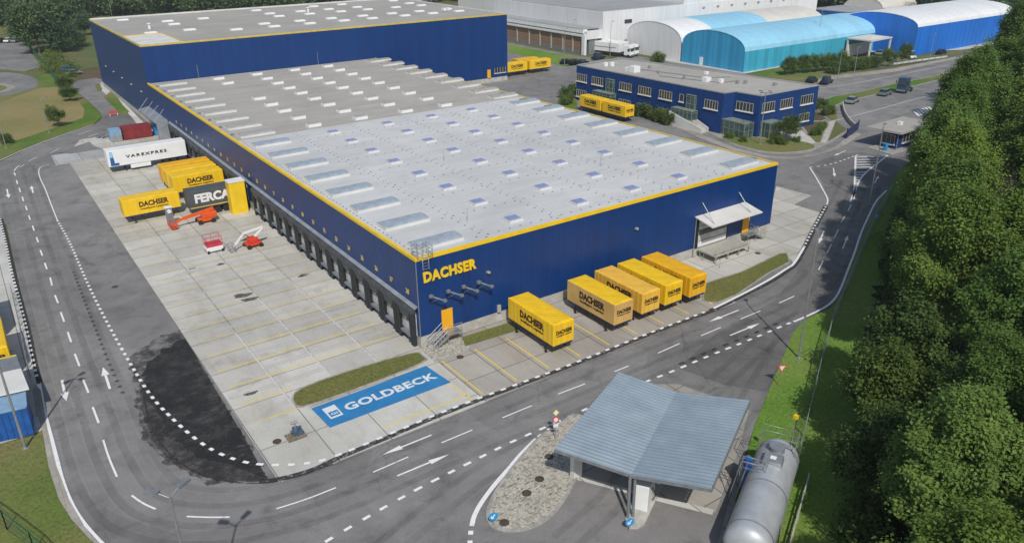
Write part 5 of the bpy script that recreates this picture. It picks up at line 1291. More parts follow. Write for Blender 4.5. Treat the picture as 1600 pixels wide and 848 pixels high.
def rloop(u0, u1, v0, v1, zb, hh):
    P_ = [tk0 + ta * u0 + tn * v0, tk0 + ta * u1 + tn * v0, tk0 + ta * u1 + tn * v1, tk0 + ta * u0 + tn * v1]
    for z in (zb + hh / 2, zb + hh):
        rl.tube([p + Vector((0, 0, z)) for p in P_ + [P_[0]]], .03, 5)
    for p in P_: rl.tube([p + Vector((0, 0, zb - .3)), p + Vector((0, 0, zb + hh))], .03, 5)
rloop(L_ - 1.2, L_ + .2, -1.2, 1.3, zc + 1.2, 1.0); rl.build('guard_rail', M['galv'], tk, True); rl = MB(); rloop(L_ - 4.6, L_ - 3.9, .2, 1.9, zc + 1.0, .9)
for v in (1.5, 1.95): rl.tube([tk0 + ta * (L_ - 4.2) + tn * (v + .55), tk0 + ta * (L_ - 4.2) + tn * (v) + Vector((0, 0, zc + 1.6))], .035, 5)
rl.build('guard_rail', M['galv'], tk, True)
q = tk0 + ta * (L_ - .3) - tn * .8
MB().tube([q + Vector((0, 0, zc + 1.3)), q + Vector((0, 0, zc + 3.6))], .04, 6).build('vent_pipe', M['galv'], tk, True); MB().box((q.x - .14, q.y - .14, zc + 3.6), (q.x + .14, q.y + .14, zc + 3.9)).build('yellow_cap', M['yellow'], tk, True)
cb = MB(); q = tk0 + ta * (L_ - 2.2) + tn * 1.75; cb.box((q.x - .5, q.y - .4, 0), (q.x + .5, q.y + .4, 2.3)); cb.build('pump_cabinet', M['steel'], tk, True)
q = tk0 + ta * (L_ - 3.1) + tn * 1.6; MB().tube([q + Vector((0, 0, 0)), q + Vector((0, 0, 3.1))], .3, 12).build('filter_drum', M['conblue'], tk, True)
gd = thing('guard_rail', 'low pale steel rail on the grass along the right side of the silver tank', 'railing', tuple(tk0 - tn * 2.3))
s = MB()
for z in (.5, .9): s.bar(tk0 - tn * 2.3 + Vector((0, 0, z)), tk1 - tn * 2.3 + Vector((0, 0, z)), .08, .12)
for u in np.linspace(0, L_, 6): s.bar(tk0 + ta * u - tn * 2.3, tk0 + ta * u - tn * 2.3 + Vector((0, 0, 1)), .1)
s.build('rail', M['frame'], gd, True)

# ================================================================== BANNER
bn = thing('ground_banner', 'large blue company banner laid flat on the concrete beside the olive island', 'banner', (-6.8, -5.4, .05))
MB().prism([(-12.85, -3.75), (-12.65, -7.35), (-.95, -7.2), (-1.35, -3.35), (-3, -3.42), (-7, -3.62)], .052, .064).build('sheet', M['banner'], bn, True)
text('lettering', 'GOLDBECK', M['banner_white'], (-5.95, -5.35, .067), (1, .012, 0), (-.012, 1, 0), 9.0, 1.12, bn, .035, .006, True, 1.05)
lg = MB().prism([(-12.1, -6.25), (-10.95, -6.22), (-10.98, -4.35), (-12.15, -4.4)], .064, .069).build('emblem', M['banner_white'], bn, True)
MB().prism([(-11.95, -6.0), (-11.1, -5.98), (-11.1, -5.2), (-11.95, -5.22)], .069, .071).build('emblem_square', M['banner'], lg, True)
text('emblem_mark', 'GI', M['banner_white'], (-11.52, -5.6, .073), (1, 0, 0), (0, 1, 0), .6, .35, lg, .03, .002, True)

# ================================================================== YARD MACHINES
def lift_wheels(t, xs, ys, r=.35):
    for x in xs:
        for y in ys: a = MB(); wheel(a, x, y, r, r, .25); a.build('wheel', M['tyre'], t)
p0 = S(322, 347)
bl = thing('boom_lift', 'orange red telescopic boom lift stretched out before the grey trailer', 'boom lift', (p0.x, p0.y, 0), R(180))
MB().box((-1.4, -.9, .45), (1.3, .9, .95)).build('chassis', M['orange'], bl, bevel=.05); MB().box((-1.9, -.8, .96), (.6, .8, 1.9)).build('engine_cover', M['orange'], bl, bevel=.12)
lift_wheels(bl, (-1.1, 1.1), (-1.0, 1.0), .42)
MB().bar((-1.6, .1, 2.3), (3.6, .1, 1.5), .45, .5).bar((3.5, .1, 1.55), (4.9, .1, 1.1), .3, .35).build('boom', M['orange'], bl); MB().bar((-1.2, .1, 1.9), (1.6, .1, 2.0), .2, .3).build('boom_cylinder', M['steel'], bl)
bk = MB()
for z in (.35, .8, 1.3): bk.tube([(4.9, -.9, z), (6.0, -.9, z), (6.0, 1.0, z), (4.9, 1.0, z), (4.9, -.9, z)], .045, 5)
for x in (4.9, 6.0):
    for y in (-.9, .05, 1.0): bk.tube([(x, y, .3), (x, y, 1.3)], .04, 5)
bk.build('basket', M['orange'], bl); MB().box((4.9, -.9, .25), (6.0, 1.0, .35)).build('basket_floor', M['red'], bl)
p0 = S(335, 392)
sl_ = thing('scissor_lift', 'small white and crimson scissor lift with raised guard rails on the yard', 'scissor lift', (p0.x, p0.y, 0), R(90))
MB().box((-.9, -1.15, .3), (.9, 1.15, .95)).build('chassis', M['white'], sl_, bevel=.05); lift_wheels(sl_, (-.75, .75), (-1.0, 1.0), .28)
for a_ in sl_.children: pass
MB().box((-.85, -1.1, .96), (.85, 1.1, 1.35)).build('platform', M['pink'], sl_)
s = MB()
for z in (1.9, 2.4): s.tube([(-.85, -1.1, z), (.85, -1.1, z), (.85, 1.1, z), (-.85, 1.1, z), (-.85, -1.1, z)], .035, 5)
for x in (-.85, .85):
    for y in (-1.1, 0, 1.1): s.tube([(x, y, 1.35), (x, y, 2.4)], .03, 5)
s.build('guard_rail', M['pink'], sl_)
p0 = S(396, 385)
al = thing('articulated_lift', 'white and red articulated boom lift with a small dark basket near the docks', 'boom lift', (p0.x, p0.y, 0), R(185))
MB().box((-1.1, -.8, .4), (1.1, .8, .8)).build('chassis', M['red'], al, bevel=.05); lift_wheels(al, (-.9, .9), (-.85, .85), .32); MB().box((-.7, -.6, .81), (.6, .6, 1.5)).build('turret', M['red'], al, bevel=.08)
MB().bar((-.4, 0, 1.5), (-1.7, .1, 2.6), .22, .28).bar((-1.7, .1, 2.7), (1.2, .1, 2.4), .24, .28).bar((1.2, .1, 2.4), (2.9, .1, .8), .2, .22).build('boom', M['white'], al)
MB().bar((-.1, 0, 1.2), (1.1, 0, 2.2), .15).build('boom_cylinder', M['red'], al)
s = MB()
for z in (.3, .75, 1.2): s.tube([(2.9, -.5, z), (3.6, -.5, z), (3.6, .7, z), (2.9, .7, z), (2.9, -.5, z)], .035, 5)
for x in (2.9, 3.6):
    for y in (-.5, .7): s.tube([(x, y, .25), (x, y, 1.2)], .03, 5)
s.build('basket', M['steel'], al)
for q_ in (bl, sl_, al): q_.scale = (.8, .8, .8) if q_ == bl else (.88, .88, .88)
# smoking shelter post (grey) with white globe beside it
p0 = S(268, 352)
gp = thing('site_lamp', 'grey box column with a white globe lamp beside the parked yellow body', 'lamp', (p0.x, p0.y, 0))
MB().box((-.45, -.3, 0), (.45, .3, 2.6)).build('column', M['steel'], gp, bevel=.05)
s = MB(); s.tube([(0, -.32, 2.1 + .3 * math.cos(a)) for a in []] or [(0, -.31, 2.15), (0, -.45, 2.15)], .28, 14); s.build('globe', M['white'], gp); MB().box((-.5, -.34, 2.6), (.5, .34, 2.75)).build('cap', M['white'], gp, bevel=.04)
# hydrant on pallet
hy = thing('pump_unit', 'small grey blue pump unit standing on a wooden pallet near the blue banner', 'pump', tuple(S(462, 682, .05)))
s = MB()
for k in range(5): s.box((-.75 + k * .32, -.55, .12), (-.5 + k * .32, .55, .17))
for y in (-.5, 0, .4): s.box((-.75, y, 0), (.78, y + .1, .12))
s.build('pallet', mat('pallet wood', (.22, .18, .13), .9, 0, .3, 3), hy)
MB().tube([(.1, .1, .17), (.1, .1, .8)], .28, 12).tube([(-.3, .15, .5), (.55, .15, .5)], .12, 8).box((.15, -.25, .17), (.6, .3, .6)).build('motor', mat('pump blue grey', (.10, .15, .22), .4, .3, .2, 3), hy)
MB().tube([(.1, .1, .8), (.1, .1, 1.3)], .07, 8).tube([(-.2, .1, 1.3), (.35, .1, 1.3)], .12, 10).build('valve', M['galv'], hy)
# red container etc at the far dock corner
rc = thing('shipping_container', 'dark red open top container at the far corner of the dock yard', 'container', (-4.5, 107, 0))
MB().box((-2.6, -1.4, .1), (2.6, 1.4, 2.4)).build('body', M['wine'], rc, bevel=.04)
s = MB()
for x in np.arange(-2.5, 2.5, .4): s.box((x, -1.46, .2), (x + .12, -1.401, 2.3)); s.box((x, -1.35, 2.401), (x + .12, 1.35, 2.44))
s.build('rib', M['wine'], rc)
pb = thing('shipping_container', 'pale blue box container left of the dark red container', 'container', (-8.4, 106.8, 0))
MB().box((-1.0, -1.3, .05), (1.0, 1.3, 2.3)).build('body', M['paleblue'], pb, bevel=.04); MB().box((-.9, -1.34, .1), (.95, -1.301, 1.2)).build('door', M['galv'], pb)
bt_ = thing('portable_toilet', 'bright blue portable toilet cabin right of the dark red container', 'portable toilet', (-.9, 106.5, 0))
MB().box((-.55, -.55, 0), (.55, .55, 2.2)).build('cabin', M['conblue'], bt_, bevel=.05); MB().box((-.4, -.58, .1), (.4, -.551, 2.0)).build('door', M['sign_blue'], bt_); MB().box((-.6, -.6, 2.2), (.6, .6, 2.35)).build('roof', M['paleblue'], bt_, bevel=.04)
sk = thing('waste_heap', 'low dark heap of scrap beside the pale blue container', 'scrap heap', tuple(S(160, 215)))
s = MB(); rr = random.Random(3)
for _ in range(26):
    x, y, z = rr.gauss(0, .8), rr.gauss(0, .6), rr.uniform(0, .5); s.bar((x, y, z), (x + rr.uniform(-.9, .9), y + rr.uniform(-.9, .9), z + rr.uniform(0, .3)), rr.uniform(.1, .3))
s.build('scrap', M['steel'], sk)

# left edge sheds
ls = thing('site_container', 'bright blue container shed with pale blue roof at the left picture edge', 'container', (-35, 8, 0))
t0, t1 = S(55, 680), S(0, 697)
MB().prism([(-32.8, 6.2), (-32.6, 9.4), (-41, 10.4), (-41, 7.6)], .05, 2.6).build('body', M['conblue'], ls, True)
MB().prism([(-32.75, 6.15), (-32.55, 9.45), (-41.05, 10.45), (-41.05, 7.55)], 2.6, 2.72).build('roof', M['paleblue'], ls, True)
s = MB()
for x in np.arange(-40.6, -33, .45): s.box((x, 6.0 + .165 * (-x - 32.8) * 1.0 + .13, .2), (x + .14, 6.2 + .165 * (-x - 32.8) + .13, 2.5))
s.build('rib', M['conblue'], ls, True)
lw = thing('canopy', 'flat white topped shelter roof next to the blue container at the left edge', 'canopy', (-35, 12, 0))
MB().prism([(-32.3, 8.6), (-32.5, 12.6), (-42, 13.6), (-42, 9.8)], 2.9, 3.1).build('roof', M['offwhite'], lw, True)
MB().prism([(-32.5, 12.65), (-32.6, 15.4), (-42, 16.4), (-42, 13.65)], 2.85, 3.05).build('side_roof', M['steel'], lw, True)
MB().prism([(-32.6, 15.41), (-32.62, 15.65), (-42, 16.65), (-42, 16.41)], 2.85, 3.1).build('yellow_edge', M['ytrim'], lw, True)
for x, y in ((-32.7, 9.2), (-32.8, 15.0), (-37, 10), (-37, 15.6)): MB().box((x - .08, y - .08, 0), (x + .08, y + .08, 2.85)).build('post', M['galv'], lw, True)

# ================================================================== LAMPS, SIGNS, FENCES
def lamp(label, base, h, heads, grp='street lamps around the site', r=.11, adir=(1, 0)):
    t = thing('street_lamp', label, 'street lamp', (base[0], base[1], 0), 0, grp)
    MB().tube([(0, 0, 0), (0, 0, h * .5), (0, 0, h)], [r, r * .8, r * .55], 8).box((-.22, -.22, 0), (.22, .22, .12)).build('pole', M['galv'], t)
    for (dx, dy, s_) in heads:
        l = math.hypot(dx, dy); MB().tube([(0, 0, h - .1), (dx, dy, h + .12)], .045, 6).build('arm', M['galv'], t)
        ux, uy = dx / l, dy / l; nx, ny = -uy, ux
        p = [Vector((dx + ux * a_ + nx * b_, dy + uy * a_ + ny * b_, h + .08)) for a_, b_ in ((-.1, -.16), (s_, -.2), (s_, .2), (-.1, .16))]
        MB().hexa(p, [q + Vector((0, 0, .14)) for q in p]).build('lamp_head', M['steel'], t)
    return t
b = S(40, 701); lamp('tall lamp post leaning out of frame beside the blue container at left', b, 11.5, [(.5, .3, .5), (-.5, -.3, .5), (.4, -.5, .45)])
b = S(265, 775, 11.0); lamp('lamp post with two dark heads at the bottom left over the road bend', b, 11.0, [(-.5, .5, .65), (.55, .35, .7)])
b = S(1248, 560); lamp('tall lamp post with small heads standing on the verge by the right road', b, 12.6, [(.5, .5, .4)])
b = S(1358, 320); lamp('dark lamp post beside the hatched marking at the site entrance', b, 11.5, [(.7, .3, .4)])
b = S(1187, 226); lamp('lamp post with a cross of floodlights before the office corner', b, 9.5, [(1, 0, .4), (-1, 0, .4), (0, 1, .4), (0, -1, .4)])
for i, (px, py, hh, lb) in enumerate([(882, 102, 10, 'left one of two slender lamp posts before the brick hall'), (895, 78, 9, 'right one of two slender lamp posts before the brick hall'), (953, 88, 10, 'lamp post by the rear end of the white trailers'),
        (1275, 90, 14, 'tall lamp post rising before the cyan tent roof'), (1306, 142, 9, 'lamp post on the street next to the office end'), (1333, 125, 8, 'lamp post on the street before the hedge'), (1176, 38, 9, 'lamp mast rising behind the cyan tent ridge'),
        (78, 62, 9, 'lamp post left of the dark trees beyond the car park'), (58, 55, 9, 'lamp post among the far trees at top left'), (176, 30, 9, 'lamp post in front of the woodland behind the high bay roof'), (329, 14, 9, 'lamp post at the woodland edge, further right behind the high bay'),
        (77, 208, 7, 'thin white post in the meadow beside the small tree'), (10, 232, 7, 'thin white post at the left edge of the meadow'), (1451, 100, 8, 'lamp post below the royal blue tent')]):
    lamp(lb, S(px, py), hh, [(.8, .2, .5)], r=.09)
# signs
def post_sign(name, label, px, h, kind, pxh=None, rot=0):
    b = S(*px); t = thing(name, label, 'road sign', (b.x, b.y, .05), rot)
    MB().tube([(0, 0, 0), (0, 0, h)], .04, 6).build('post', M['galv'], t)
    def disc(r, y, m, z, n=24, ph=0, nm='plate'):
        o_ = [Vector((r * math.cos(2 * math.pi * k / n + ph), y, z + r * math.sin(2 * math.pi * k / n + ph))) for k in range(n)]
        MB().hexa(o_, [q - Vector((0, .02, 0)) for q in o_]).build(nm, M[m], t)
    if kind == 'blue':
        disc(.42, -.05, 'sign_blue', h - .1)
        MB().bar((.15, -.08, h + .1), (-.12, -.08, h - .22), .03, .09).box((-.22, -.095, h - .3), (.05, -.071, h - .2)).box((-.22, -.095, h - .2), (-.12, -.071, h - .03)).build('arrow', M['white'], t)
    if kind == 'red':
        disc(.36, -.05, 'sign_red', h - .6); disc(.24, -.075, 'white', h - .6, nm='white_field'); disc(.36, -.05, 'sign_yellow', h + .2, 4, 0, 'diamond_plate'); disc(.25, -.075, 'white', h + .2, 4, 0, 'diamond_field')
        MB().box((-.28, -.07, h - 1.45), (.28, -.05, h - 1.1)).build('lower_plate', M['white'], t)
    if kind == 'yield':
        disc(.55, -.05, 'sign_red', h - .2, 3, R(-90)); disc(.34, -.075, 'white', h - .2, 3, R(-90), 'white_field')
    k_ = {'blue': .8, 'red': .72, 'yield': .95}[kind]; t.scale = (k_, k_, k_ * (1.15 if kind == 'red' else 1))
    return t
post_sign('road_sign', 'blue round arrow sign at the tip of the gravel island', (771, 822), 1.2, 'blue', rot=R(-20))
post_sign('road_sign', 'blue round arrow sign at the foot of the twin canopy posts', (983, 828), 1.0, 'blue', rot=R(-20))
post_sign('road_sign', 'blue round arrow sign on the verge beside the right road', (1368, 352), 1.8, 'blue', rot=R(-40))
post_sign('road_sign', 'red ring sign with a yellow diamond above at the gravel island end', (868, 688), 3.0, 'red', rot=R(-25))
post_sign('road_sign', 'triangular red and white give way sign on the grass verge', (1217, 603), 2.2, 'yield', rot=R(-25))


def fence(name, label, px, h, m, step=2.5, wires=7, grp=None, cat='fence', mesh=False):
    pts = SL(px); t = thing(name, label, cat, tuple(pts[0]), 0, grp); s = MB(); w_ = MB()
    for a, b in zip(pts, pts[1:]):
        n = max(1, round((b - a).length / step))
        for i in range(n + 1): p = a.lerp(b, i / n); s.bar(p, p + Vector((0, 0, h)), .07)
        for k in range(wires): z = h * (k + .5) / wires; w_.bar(a + Vector((0, 0, z)), b + Vector((0, 0, z)), .018)
        w_.bar(a + Vector((0, 0, h)), b + Vector((0, 0, h)), .05)
        if mesh:
            n = int((b - a).length / .4)
            for i in range(n): p = a.lerp(b, i / n); w_.bar(p, p + Vector((0, 0, h)), .014)
    s.build_each('post', m, t, True); w_.build('wire_panel', m, t, True)
    return t
fence('wire_fence', 'long grey green wire fence on the verge along the foot of the tall trees', [(1150, 1000), (1215, 848), (1236, 765), (1262, 660), (1282, 575), (1300, 510), (1318, 465), (1345, 400), (1372, 340), (1392, 305)], 1.7, M['fence_grey'], 2.5, 8, mesh=True)
fence('wire_fence', 'dense green fence running downhill from the car park through the scrub', [(30, 55), (52, 84), (72, 108), (88, 128), (94, 136)], 2.0, M['green_fence'], 2.0, 16)
fence('wire_fence', 'green wire fence crossing the lawn in the bottom left corner', [(-40, 790), (12, 828), (55, 862), (110, 920)], 1.8, M['green_fence'], 2.5, 6)
fence('wire_fence', 'grey railing behind the pavement along the hedge below the tents', [(1371, 110), (1420, 101), (1480, 93), (1540, 82)], 1.6, M['steel'], 3, 6)
fence('wire_fence', 'pale grey railing between the left forecourt and the road', [(20, 460), (34, 520), (48, 590), (58, 650)], 1.2, M['galv'], 2, 4)
tb = thing('crash_barrier', 'white barrier at the street in front of the black fence under the blue tent', 'barrier', tuple(S(1430, 98)))
s = MB(); a, b = S(1395, 104), S(1480, 92); s.bar(a + Vector((0, 0, .7)), b + Vector((0, 0, .7)), .1, .5); s.build('rail', M['offwhite'], tb, True)
tc_ = thing('barrier_board', 'small red and white barrier board on the road beside the high bay warehouse', 'barrier', tuple(S(178, 181)))
MB().box((-.9, -.1, .5), (.9, .1, 1.0)).build('board', M['sign_red'], tc_); MB().box((-.8, -.2, 0), (-.7, .2, .5)).box((.7, -.2, 0), (.8, .2, .5)).build_each('foot', M['white'], tc_)

# ================================================================== VEGETATION
def leaf_cloud(seed, rx, ry, rz, cz, n, size, lobes=26, shell=.55, lr=(.20, .42), taper=0.0):
    """crown: n leaf-sized faces gathered in clumps around many limb ends"""
    g = np.random.default_rng(seed)
    d = g.normal(size=(lobes, 3)); d /= np.linalg.norm(d, axis=1)[:, None]
    d[:, 2] = np.where(d[:, 2] < -.55, -d[:, 2], d[:, 2])
    rad = g.uniform(shell, 1.0, lobes) ** .6
    d[:, :2] *= np.where(d[:, 2] > 0, 1 - taper * d[:, 2], 1)[:, None]
    lc = d * rad[:, None] * np.array([rx, ry, rz]) * .82; ls_ = g.uniform(lr[0], lr[1], lobes)
    w_ = ls_ ** 2; idx = g.choice(lobes, n, p=w_ / w_.sum())
    # sub-clumps (twigs) inside each lobe
    tw = 14; td = g.normal(size=(lobes, tw, 3)); td /= np.linalg.norm(td, axis=2)[:, :, None]
    ti = g.integers(0, tw, n); R_ = (rx + ry + rz) / 3
    ax = lc / (np.linalg.norm(lc / np.array([rx, ry, rz]), axis=1)[:, None] + 1e-6) / np.array([rx, ry, rz]) + np.array([0, 0, .8]); ax /= np.linalg.norm(ax, axis=1)[:, None]
    q = td[idx, ti] * (g.uniform(.45, 1.0, n) ** .5)[:, None] * (ls_[idx] * R_)[:, None]
    al = (q * ax[idx]).sum(1)[:, None]; q = q * .72 + ax[idx] * al * 1.15
    p = lc[idx] + q + g.normal(size=(n, 3)) * size * 1.5
    p[:, 2] += cz
    nrm = q / (np.linalg.norm(q, axis=1)[:, None] + 1e-6) * .7 + g.normal(size=(n, 3)) * .5 + np.array([-.12, -.25, .55])
    nrm /= np.linalg.norm(nrm, axis=1)[:, None]
    a = np.cross(nrm, g.normal(size=(n, 3))); a /= np.linalg.norm(a, axis=1)[:, None]; b = np.cross(nrm, a)
    s = (size * g.uniform(.6, 1.4, n))[:, None]
    v = np.stack([p - a * s * .5, p - b * s * .33 + nrm * s * .1, p + a * s * .6, p + b * s * .36 + nrm * s * .1], 1).reshape(-1, 3)
    return v, lc + np.array([0, 0, cz])


def mesh_quads(name, v, m):
    n = len(v) // 4; me = bpy.data.meshes.new(name); me.vertices.add(n * 4); me.vertices.foreach_set('co', v.astype(np.float32).ravel())
    me.loops.add(n * 4); me.loops.foreach_set('vertex_index', np.arange(n * 4, dtype=np.int32)); me.polygons.add(n)
    me.polygons.foreach_set('loop_start', np.arange(0, n * 4, 4, dtype=np.int32)); me.polygons.foreach_set('loop_total', np.full(n, 4, dtype=np.int32))
    me.update(); me.validate(); me.materials.append(m); return me


def trunk_mb(h, r, ends, seed, nb=12):
    rd = random.Random(seed); s = MB(); p = [(0, 0, -.1), (rd.uniform(-.2, .2), rd.uniform(-.2, .2), h * .35), (rd.uniform(-.4, .4), rd.uniform(-.4, .4), h * .7), (rd.uniform(-.5, .5), 0, h * .97)]
    s.tube(p, [r, r * .75, r * .4, r * .08], 9)
    for e in ends[:nb]:
        z0 = max(h * .18, min(h * .8, e[2] * .62)); st = Vector(p[1]).lerp(Vector(p[2]), min(1, max(0, (z0 - h * .35) / (h * .35)))); st.z = z0
        e = Vector(e); mid = st.lerp(e, .5) + Vector((0, 0, -.05 * (e - st).length)); s.tube([st, mid, e], [r * .32, r * .2, r * .04], 6)
    return s


TREES = {}
def tree_proto(key, h, rx, rz, n, size, m, seed, lobes=26, cz=None, r=.3, nb=12, lr=(.20, .42)):
    v, lc = leaf_cloud(seed, rx, rx * .95, rz, cz if cz is not None else h - rz, n, size, lobes, .55, lr, .45 if 'poplar' in key else 0.0)
    TREES[key] = (mesh_quads(key, v, M[m]), trunk_mb(h * .93, r, [tuple(x) for x in lc], seed, nb))
    return TREES[key]


TM = {}
def tree(name, label, key, loc, sc=1.0, rz=None, grp=None, cat='tree', m=None, szx=1.0):
    cm, tb_ = TREES[key]; t = thing(name, label, cat, loc, random.uniform(0, 6.28) if rz is None else rz, grp); t.scale = (sc * szx, sc * szx, sc)
    if key not in TM:
        o = tb_.build('trunk', M['bark'], t); TM[key] = o.data
    else: o = bpy.data.objects.new('trunk', TM[key]); COL.objects.link(o); o.parent = t
    c = bpy.data.objects.new('crown', cm); COL.objects.link(c); c.parent = t
    return t


tree_proto('poplar_a', 22, 4.3, 9.2, 78000, .23, 'leaf', 1, 85, 13.0, .32, 26, (.11, .27))
tree_proto('poplar_b', 20, 3.9, 8.4, 68000, .23, 'leaf', 2, 75, 11.6, .30, 24, (.11, .28))
tree_proto('poplar_c', 17, 4.2, 6.9, 62000, .22, 'leaf', 3, 65, 10.0, .26, 22, (.12, .28))
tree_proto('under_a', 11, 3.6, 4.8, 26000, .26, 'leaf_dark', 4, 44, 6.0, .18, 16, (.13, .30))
tree_proto('mid_a', 12, 5.0, 5.2, 9000, .55, 'leaf_far', 5, 30, 6.8, .3)
tree_proto('mid_b', 9, 3.6, 3.8, 5000, .50, 'leaf_far', 6, 22, 5.0, .22)
tree_proto('small_a', 4.2, 1.6, 1.7, 7000, .17, 'leaf_bush', 7, 20, 2.5, .09)
tree_proto('bush_a', 1.6, 1.2, .9, 4000, .15, 'leaf_bush', 8, 14, .8, .05, 6)

# the tall trees along the right: rows parallel to the fence
F0 = Vector((13.3, -33.4, 0)); FD = Vector((62, 31.8, 0)).normalized(); FN = Vector((FD.y, -FD.x, 0))
rows = []
rt = random.Random(11)
POP = 'tall poplars beyond the wire fence'
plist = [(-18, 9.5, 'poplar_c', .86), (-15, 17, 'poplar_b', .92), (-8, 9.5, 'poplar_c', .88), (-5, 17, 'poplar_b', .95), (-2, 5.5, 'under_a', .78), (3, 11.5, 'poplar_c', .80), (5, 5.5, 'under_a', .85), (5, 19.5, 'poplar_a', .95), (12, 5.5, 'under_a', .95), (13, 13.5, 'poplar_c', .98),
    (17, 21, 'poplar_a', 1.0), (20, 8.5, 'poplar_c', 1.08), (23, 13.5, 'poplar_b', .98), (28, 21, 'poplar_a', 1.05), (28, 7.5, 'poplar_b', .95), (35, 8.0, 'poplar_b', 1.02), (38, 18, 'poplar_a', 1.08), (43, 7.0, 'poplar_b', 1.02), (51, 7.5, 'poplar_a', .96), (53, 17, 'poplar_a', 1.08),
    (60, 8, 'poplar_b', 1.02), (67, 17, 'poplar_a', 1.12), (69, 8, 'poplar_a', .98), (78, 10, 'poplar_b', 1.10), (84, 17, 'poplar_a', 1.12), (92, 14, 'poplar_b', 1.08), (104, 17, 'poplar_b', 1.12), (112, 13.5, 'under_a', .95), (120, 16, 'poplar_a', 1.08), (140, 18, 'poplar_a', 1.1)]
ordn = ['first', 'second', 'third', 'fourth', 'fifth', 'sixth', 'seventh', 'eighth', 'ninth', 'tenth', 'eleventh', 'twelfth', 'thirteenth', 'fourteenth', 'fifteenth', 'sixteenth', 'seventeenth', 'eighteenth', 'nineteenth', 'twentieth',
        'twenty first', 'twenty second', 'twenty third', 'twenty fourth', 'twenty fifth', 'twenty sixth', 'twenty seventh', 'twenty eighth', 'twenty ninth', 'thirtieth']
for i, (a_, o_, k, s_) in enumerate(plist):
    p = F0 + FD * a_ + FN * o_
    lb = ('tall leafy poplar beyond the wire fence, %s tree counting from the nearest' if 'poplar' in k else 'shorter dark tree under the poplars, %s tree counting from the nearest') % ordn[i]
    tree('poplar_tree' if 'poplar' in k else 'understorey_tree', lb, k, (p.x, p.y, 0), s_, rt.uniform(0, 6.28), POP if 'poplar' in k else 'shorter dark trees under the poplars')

# single trees and clumps further off
def tpx(px, py, key, s_, lb, name='broadleaf_tree', grp='trees around the far edges', szx=1.0):
    b = S(px, py); return tree(name, lb, key, (b.x, b.y, 0), s_, None, grp, 'tree', None, szx)
tpx(62, 84, 'mid_a', 1.15, 'large dark tree left in the clump beside the car park', szx=1.1); tpx(82, 78, 'mid_a', 1.2, 'large dark tree in the middle of the clump beside the car park', szx=1.1)
tpx(98, 82, 'mid_b', 1.0, 'rounded dark tree at the right of the clump beside the car park', szx=1.1); tpx(46, 72, 'mid_a', 1.0, 'dark tree behind the car park fence top'); tpx(134, 56, 'mid_b', .9, 'dark tree standing close to the left end of the high bay roof')
tpx(112, 64, 'mid_b', .6, 'low bushy tree in the scrub left of the high bay warehouse'); tpx(128, 74, 'mid_b', .5, 'olive bush on the scrub slope near the high bay warehouse wall', 'bush', 'bushes on the scrub')
tpx(91, 198, 'small_a', 1.0, 'small green tree standing alone in the dry meadow', 'young_tree'); tpx(110, 158, 'small_a', .8, 'bush at the meadow edge beside the site road, lower one', 'bush', 'bushes on the scrub', 1.4); tpx(104, 143, 'small_a', .9, 'bush at the meadow edge beside the site road, upper one', 'bush', 'bushes on the scrub', 1.3)
tpx(10, 224, 'bush_a', 1.0, 'small bush at the left end of the meadow margin', 'bush', 'bushes on the scrub')
tpx(1229, 220, 'small_a', 1.05, 'round olive tree on the lawn in front of the office entrance', 'round_tree', 'garden trees by the office', 1.15)
tpx(1243, 196, 'small_a', .85, 'green tree beside the office end wall above the flower bed', 'round_tree', 'garden trees by the office', 1.3)
for i, (px, py, s_, lb) in enumerate([(1140, 216, .7, 'low shrub at the left tip of the office lawn'), (1160, 222, .6, 'low shrub on the office lawn near the glass porch'), (1210, 225, 1.0, 'dark shrub mound in the middle of the office lawn'), (1222, 226, .8, 'dark shrub right of the mound on the office lawn'), (1245, 222, .6, 'little shrub at the right end of the office lawn'),
        (1005, 182, 1.5, 'bushy shrub before the office wall, leftmost'), (1018, 186, 1.5, 'bushy shrub before the office wall, second from left'), (1036, 192, 1.5, 'bushy shrub before the office wall, third from left'), (1050, 196, 1.4, 'bushy shrub before the office wall, nearest the white stair'),
        (889, 152, 1.6, 'bushy shrub at the left end of the office'), (886, 163, 1.3, 'smaller bushy shrub at the left end of the office'), (1275, 212, .9, 'shrub in the middle of the office flower beds'), (1285, 203, .8, 'shrub on the slope beside the garden path'), (1295, 180, 1.2, 'green shrub above the path next to the office end'), (1283, 170, 1.2, 'green shrub at the street corner of the office')]):
    tpx(px, py, 'bush_a', s_, lb, 'shrub', 'shrubs around the office')
for i, px in enumerate(range(1226, 1300, 12)):
    tpx(px, 118 - i * 1.2, 'small_a', 1.05, 'young light green tree in the row before the cyan tent, %s from the left' % ordn[i], 'young_tree', 'young trees before the cyan tent')
hd = MB(); g_ = np.random.default_rng(5); a, b = S(1300, 116), S(1371, 106); vv = []
for u in np.linspace(0, 1, 16):
    p = a.lerp(b, u); v, _ = leaf_cloud(int(u * 100) + 50, 1.5, 1.5, 1.3, 1.4, 1500, .22, 10); v += np.array([p.x, p.y, 0]); vv.append(v)
he = bpy.data.objects.new('hedge', mesh_quads('hedge', np.concatenate(vv), M['leaf_dark'])); COL.objects.link(he); tag(he, 'long clipped green hedge along the street below the cream canopy', 'hedge')
tpx(1408, 100, 'small_a', 1.3, 'conical dark tree by the pavement below the royal blue tent', 'young_tree', 'street trees'); tpx(1388, 104, 'small_a', 1.1, 'loose pale tree by the pavement left of the conical one', 'young_tree', 'street trees'); tpx(1318, 108, 'small_a', 1.1, 'reddish tree before the cream canopy', 'young_tree', 'street trees')
tpx(1026, 98, 'bush_a', 1.6, 'small dark bush beside the white lorry cabs', 'bush', 'street trees')

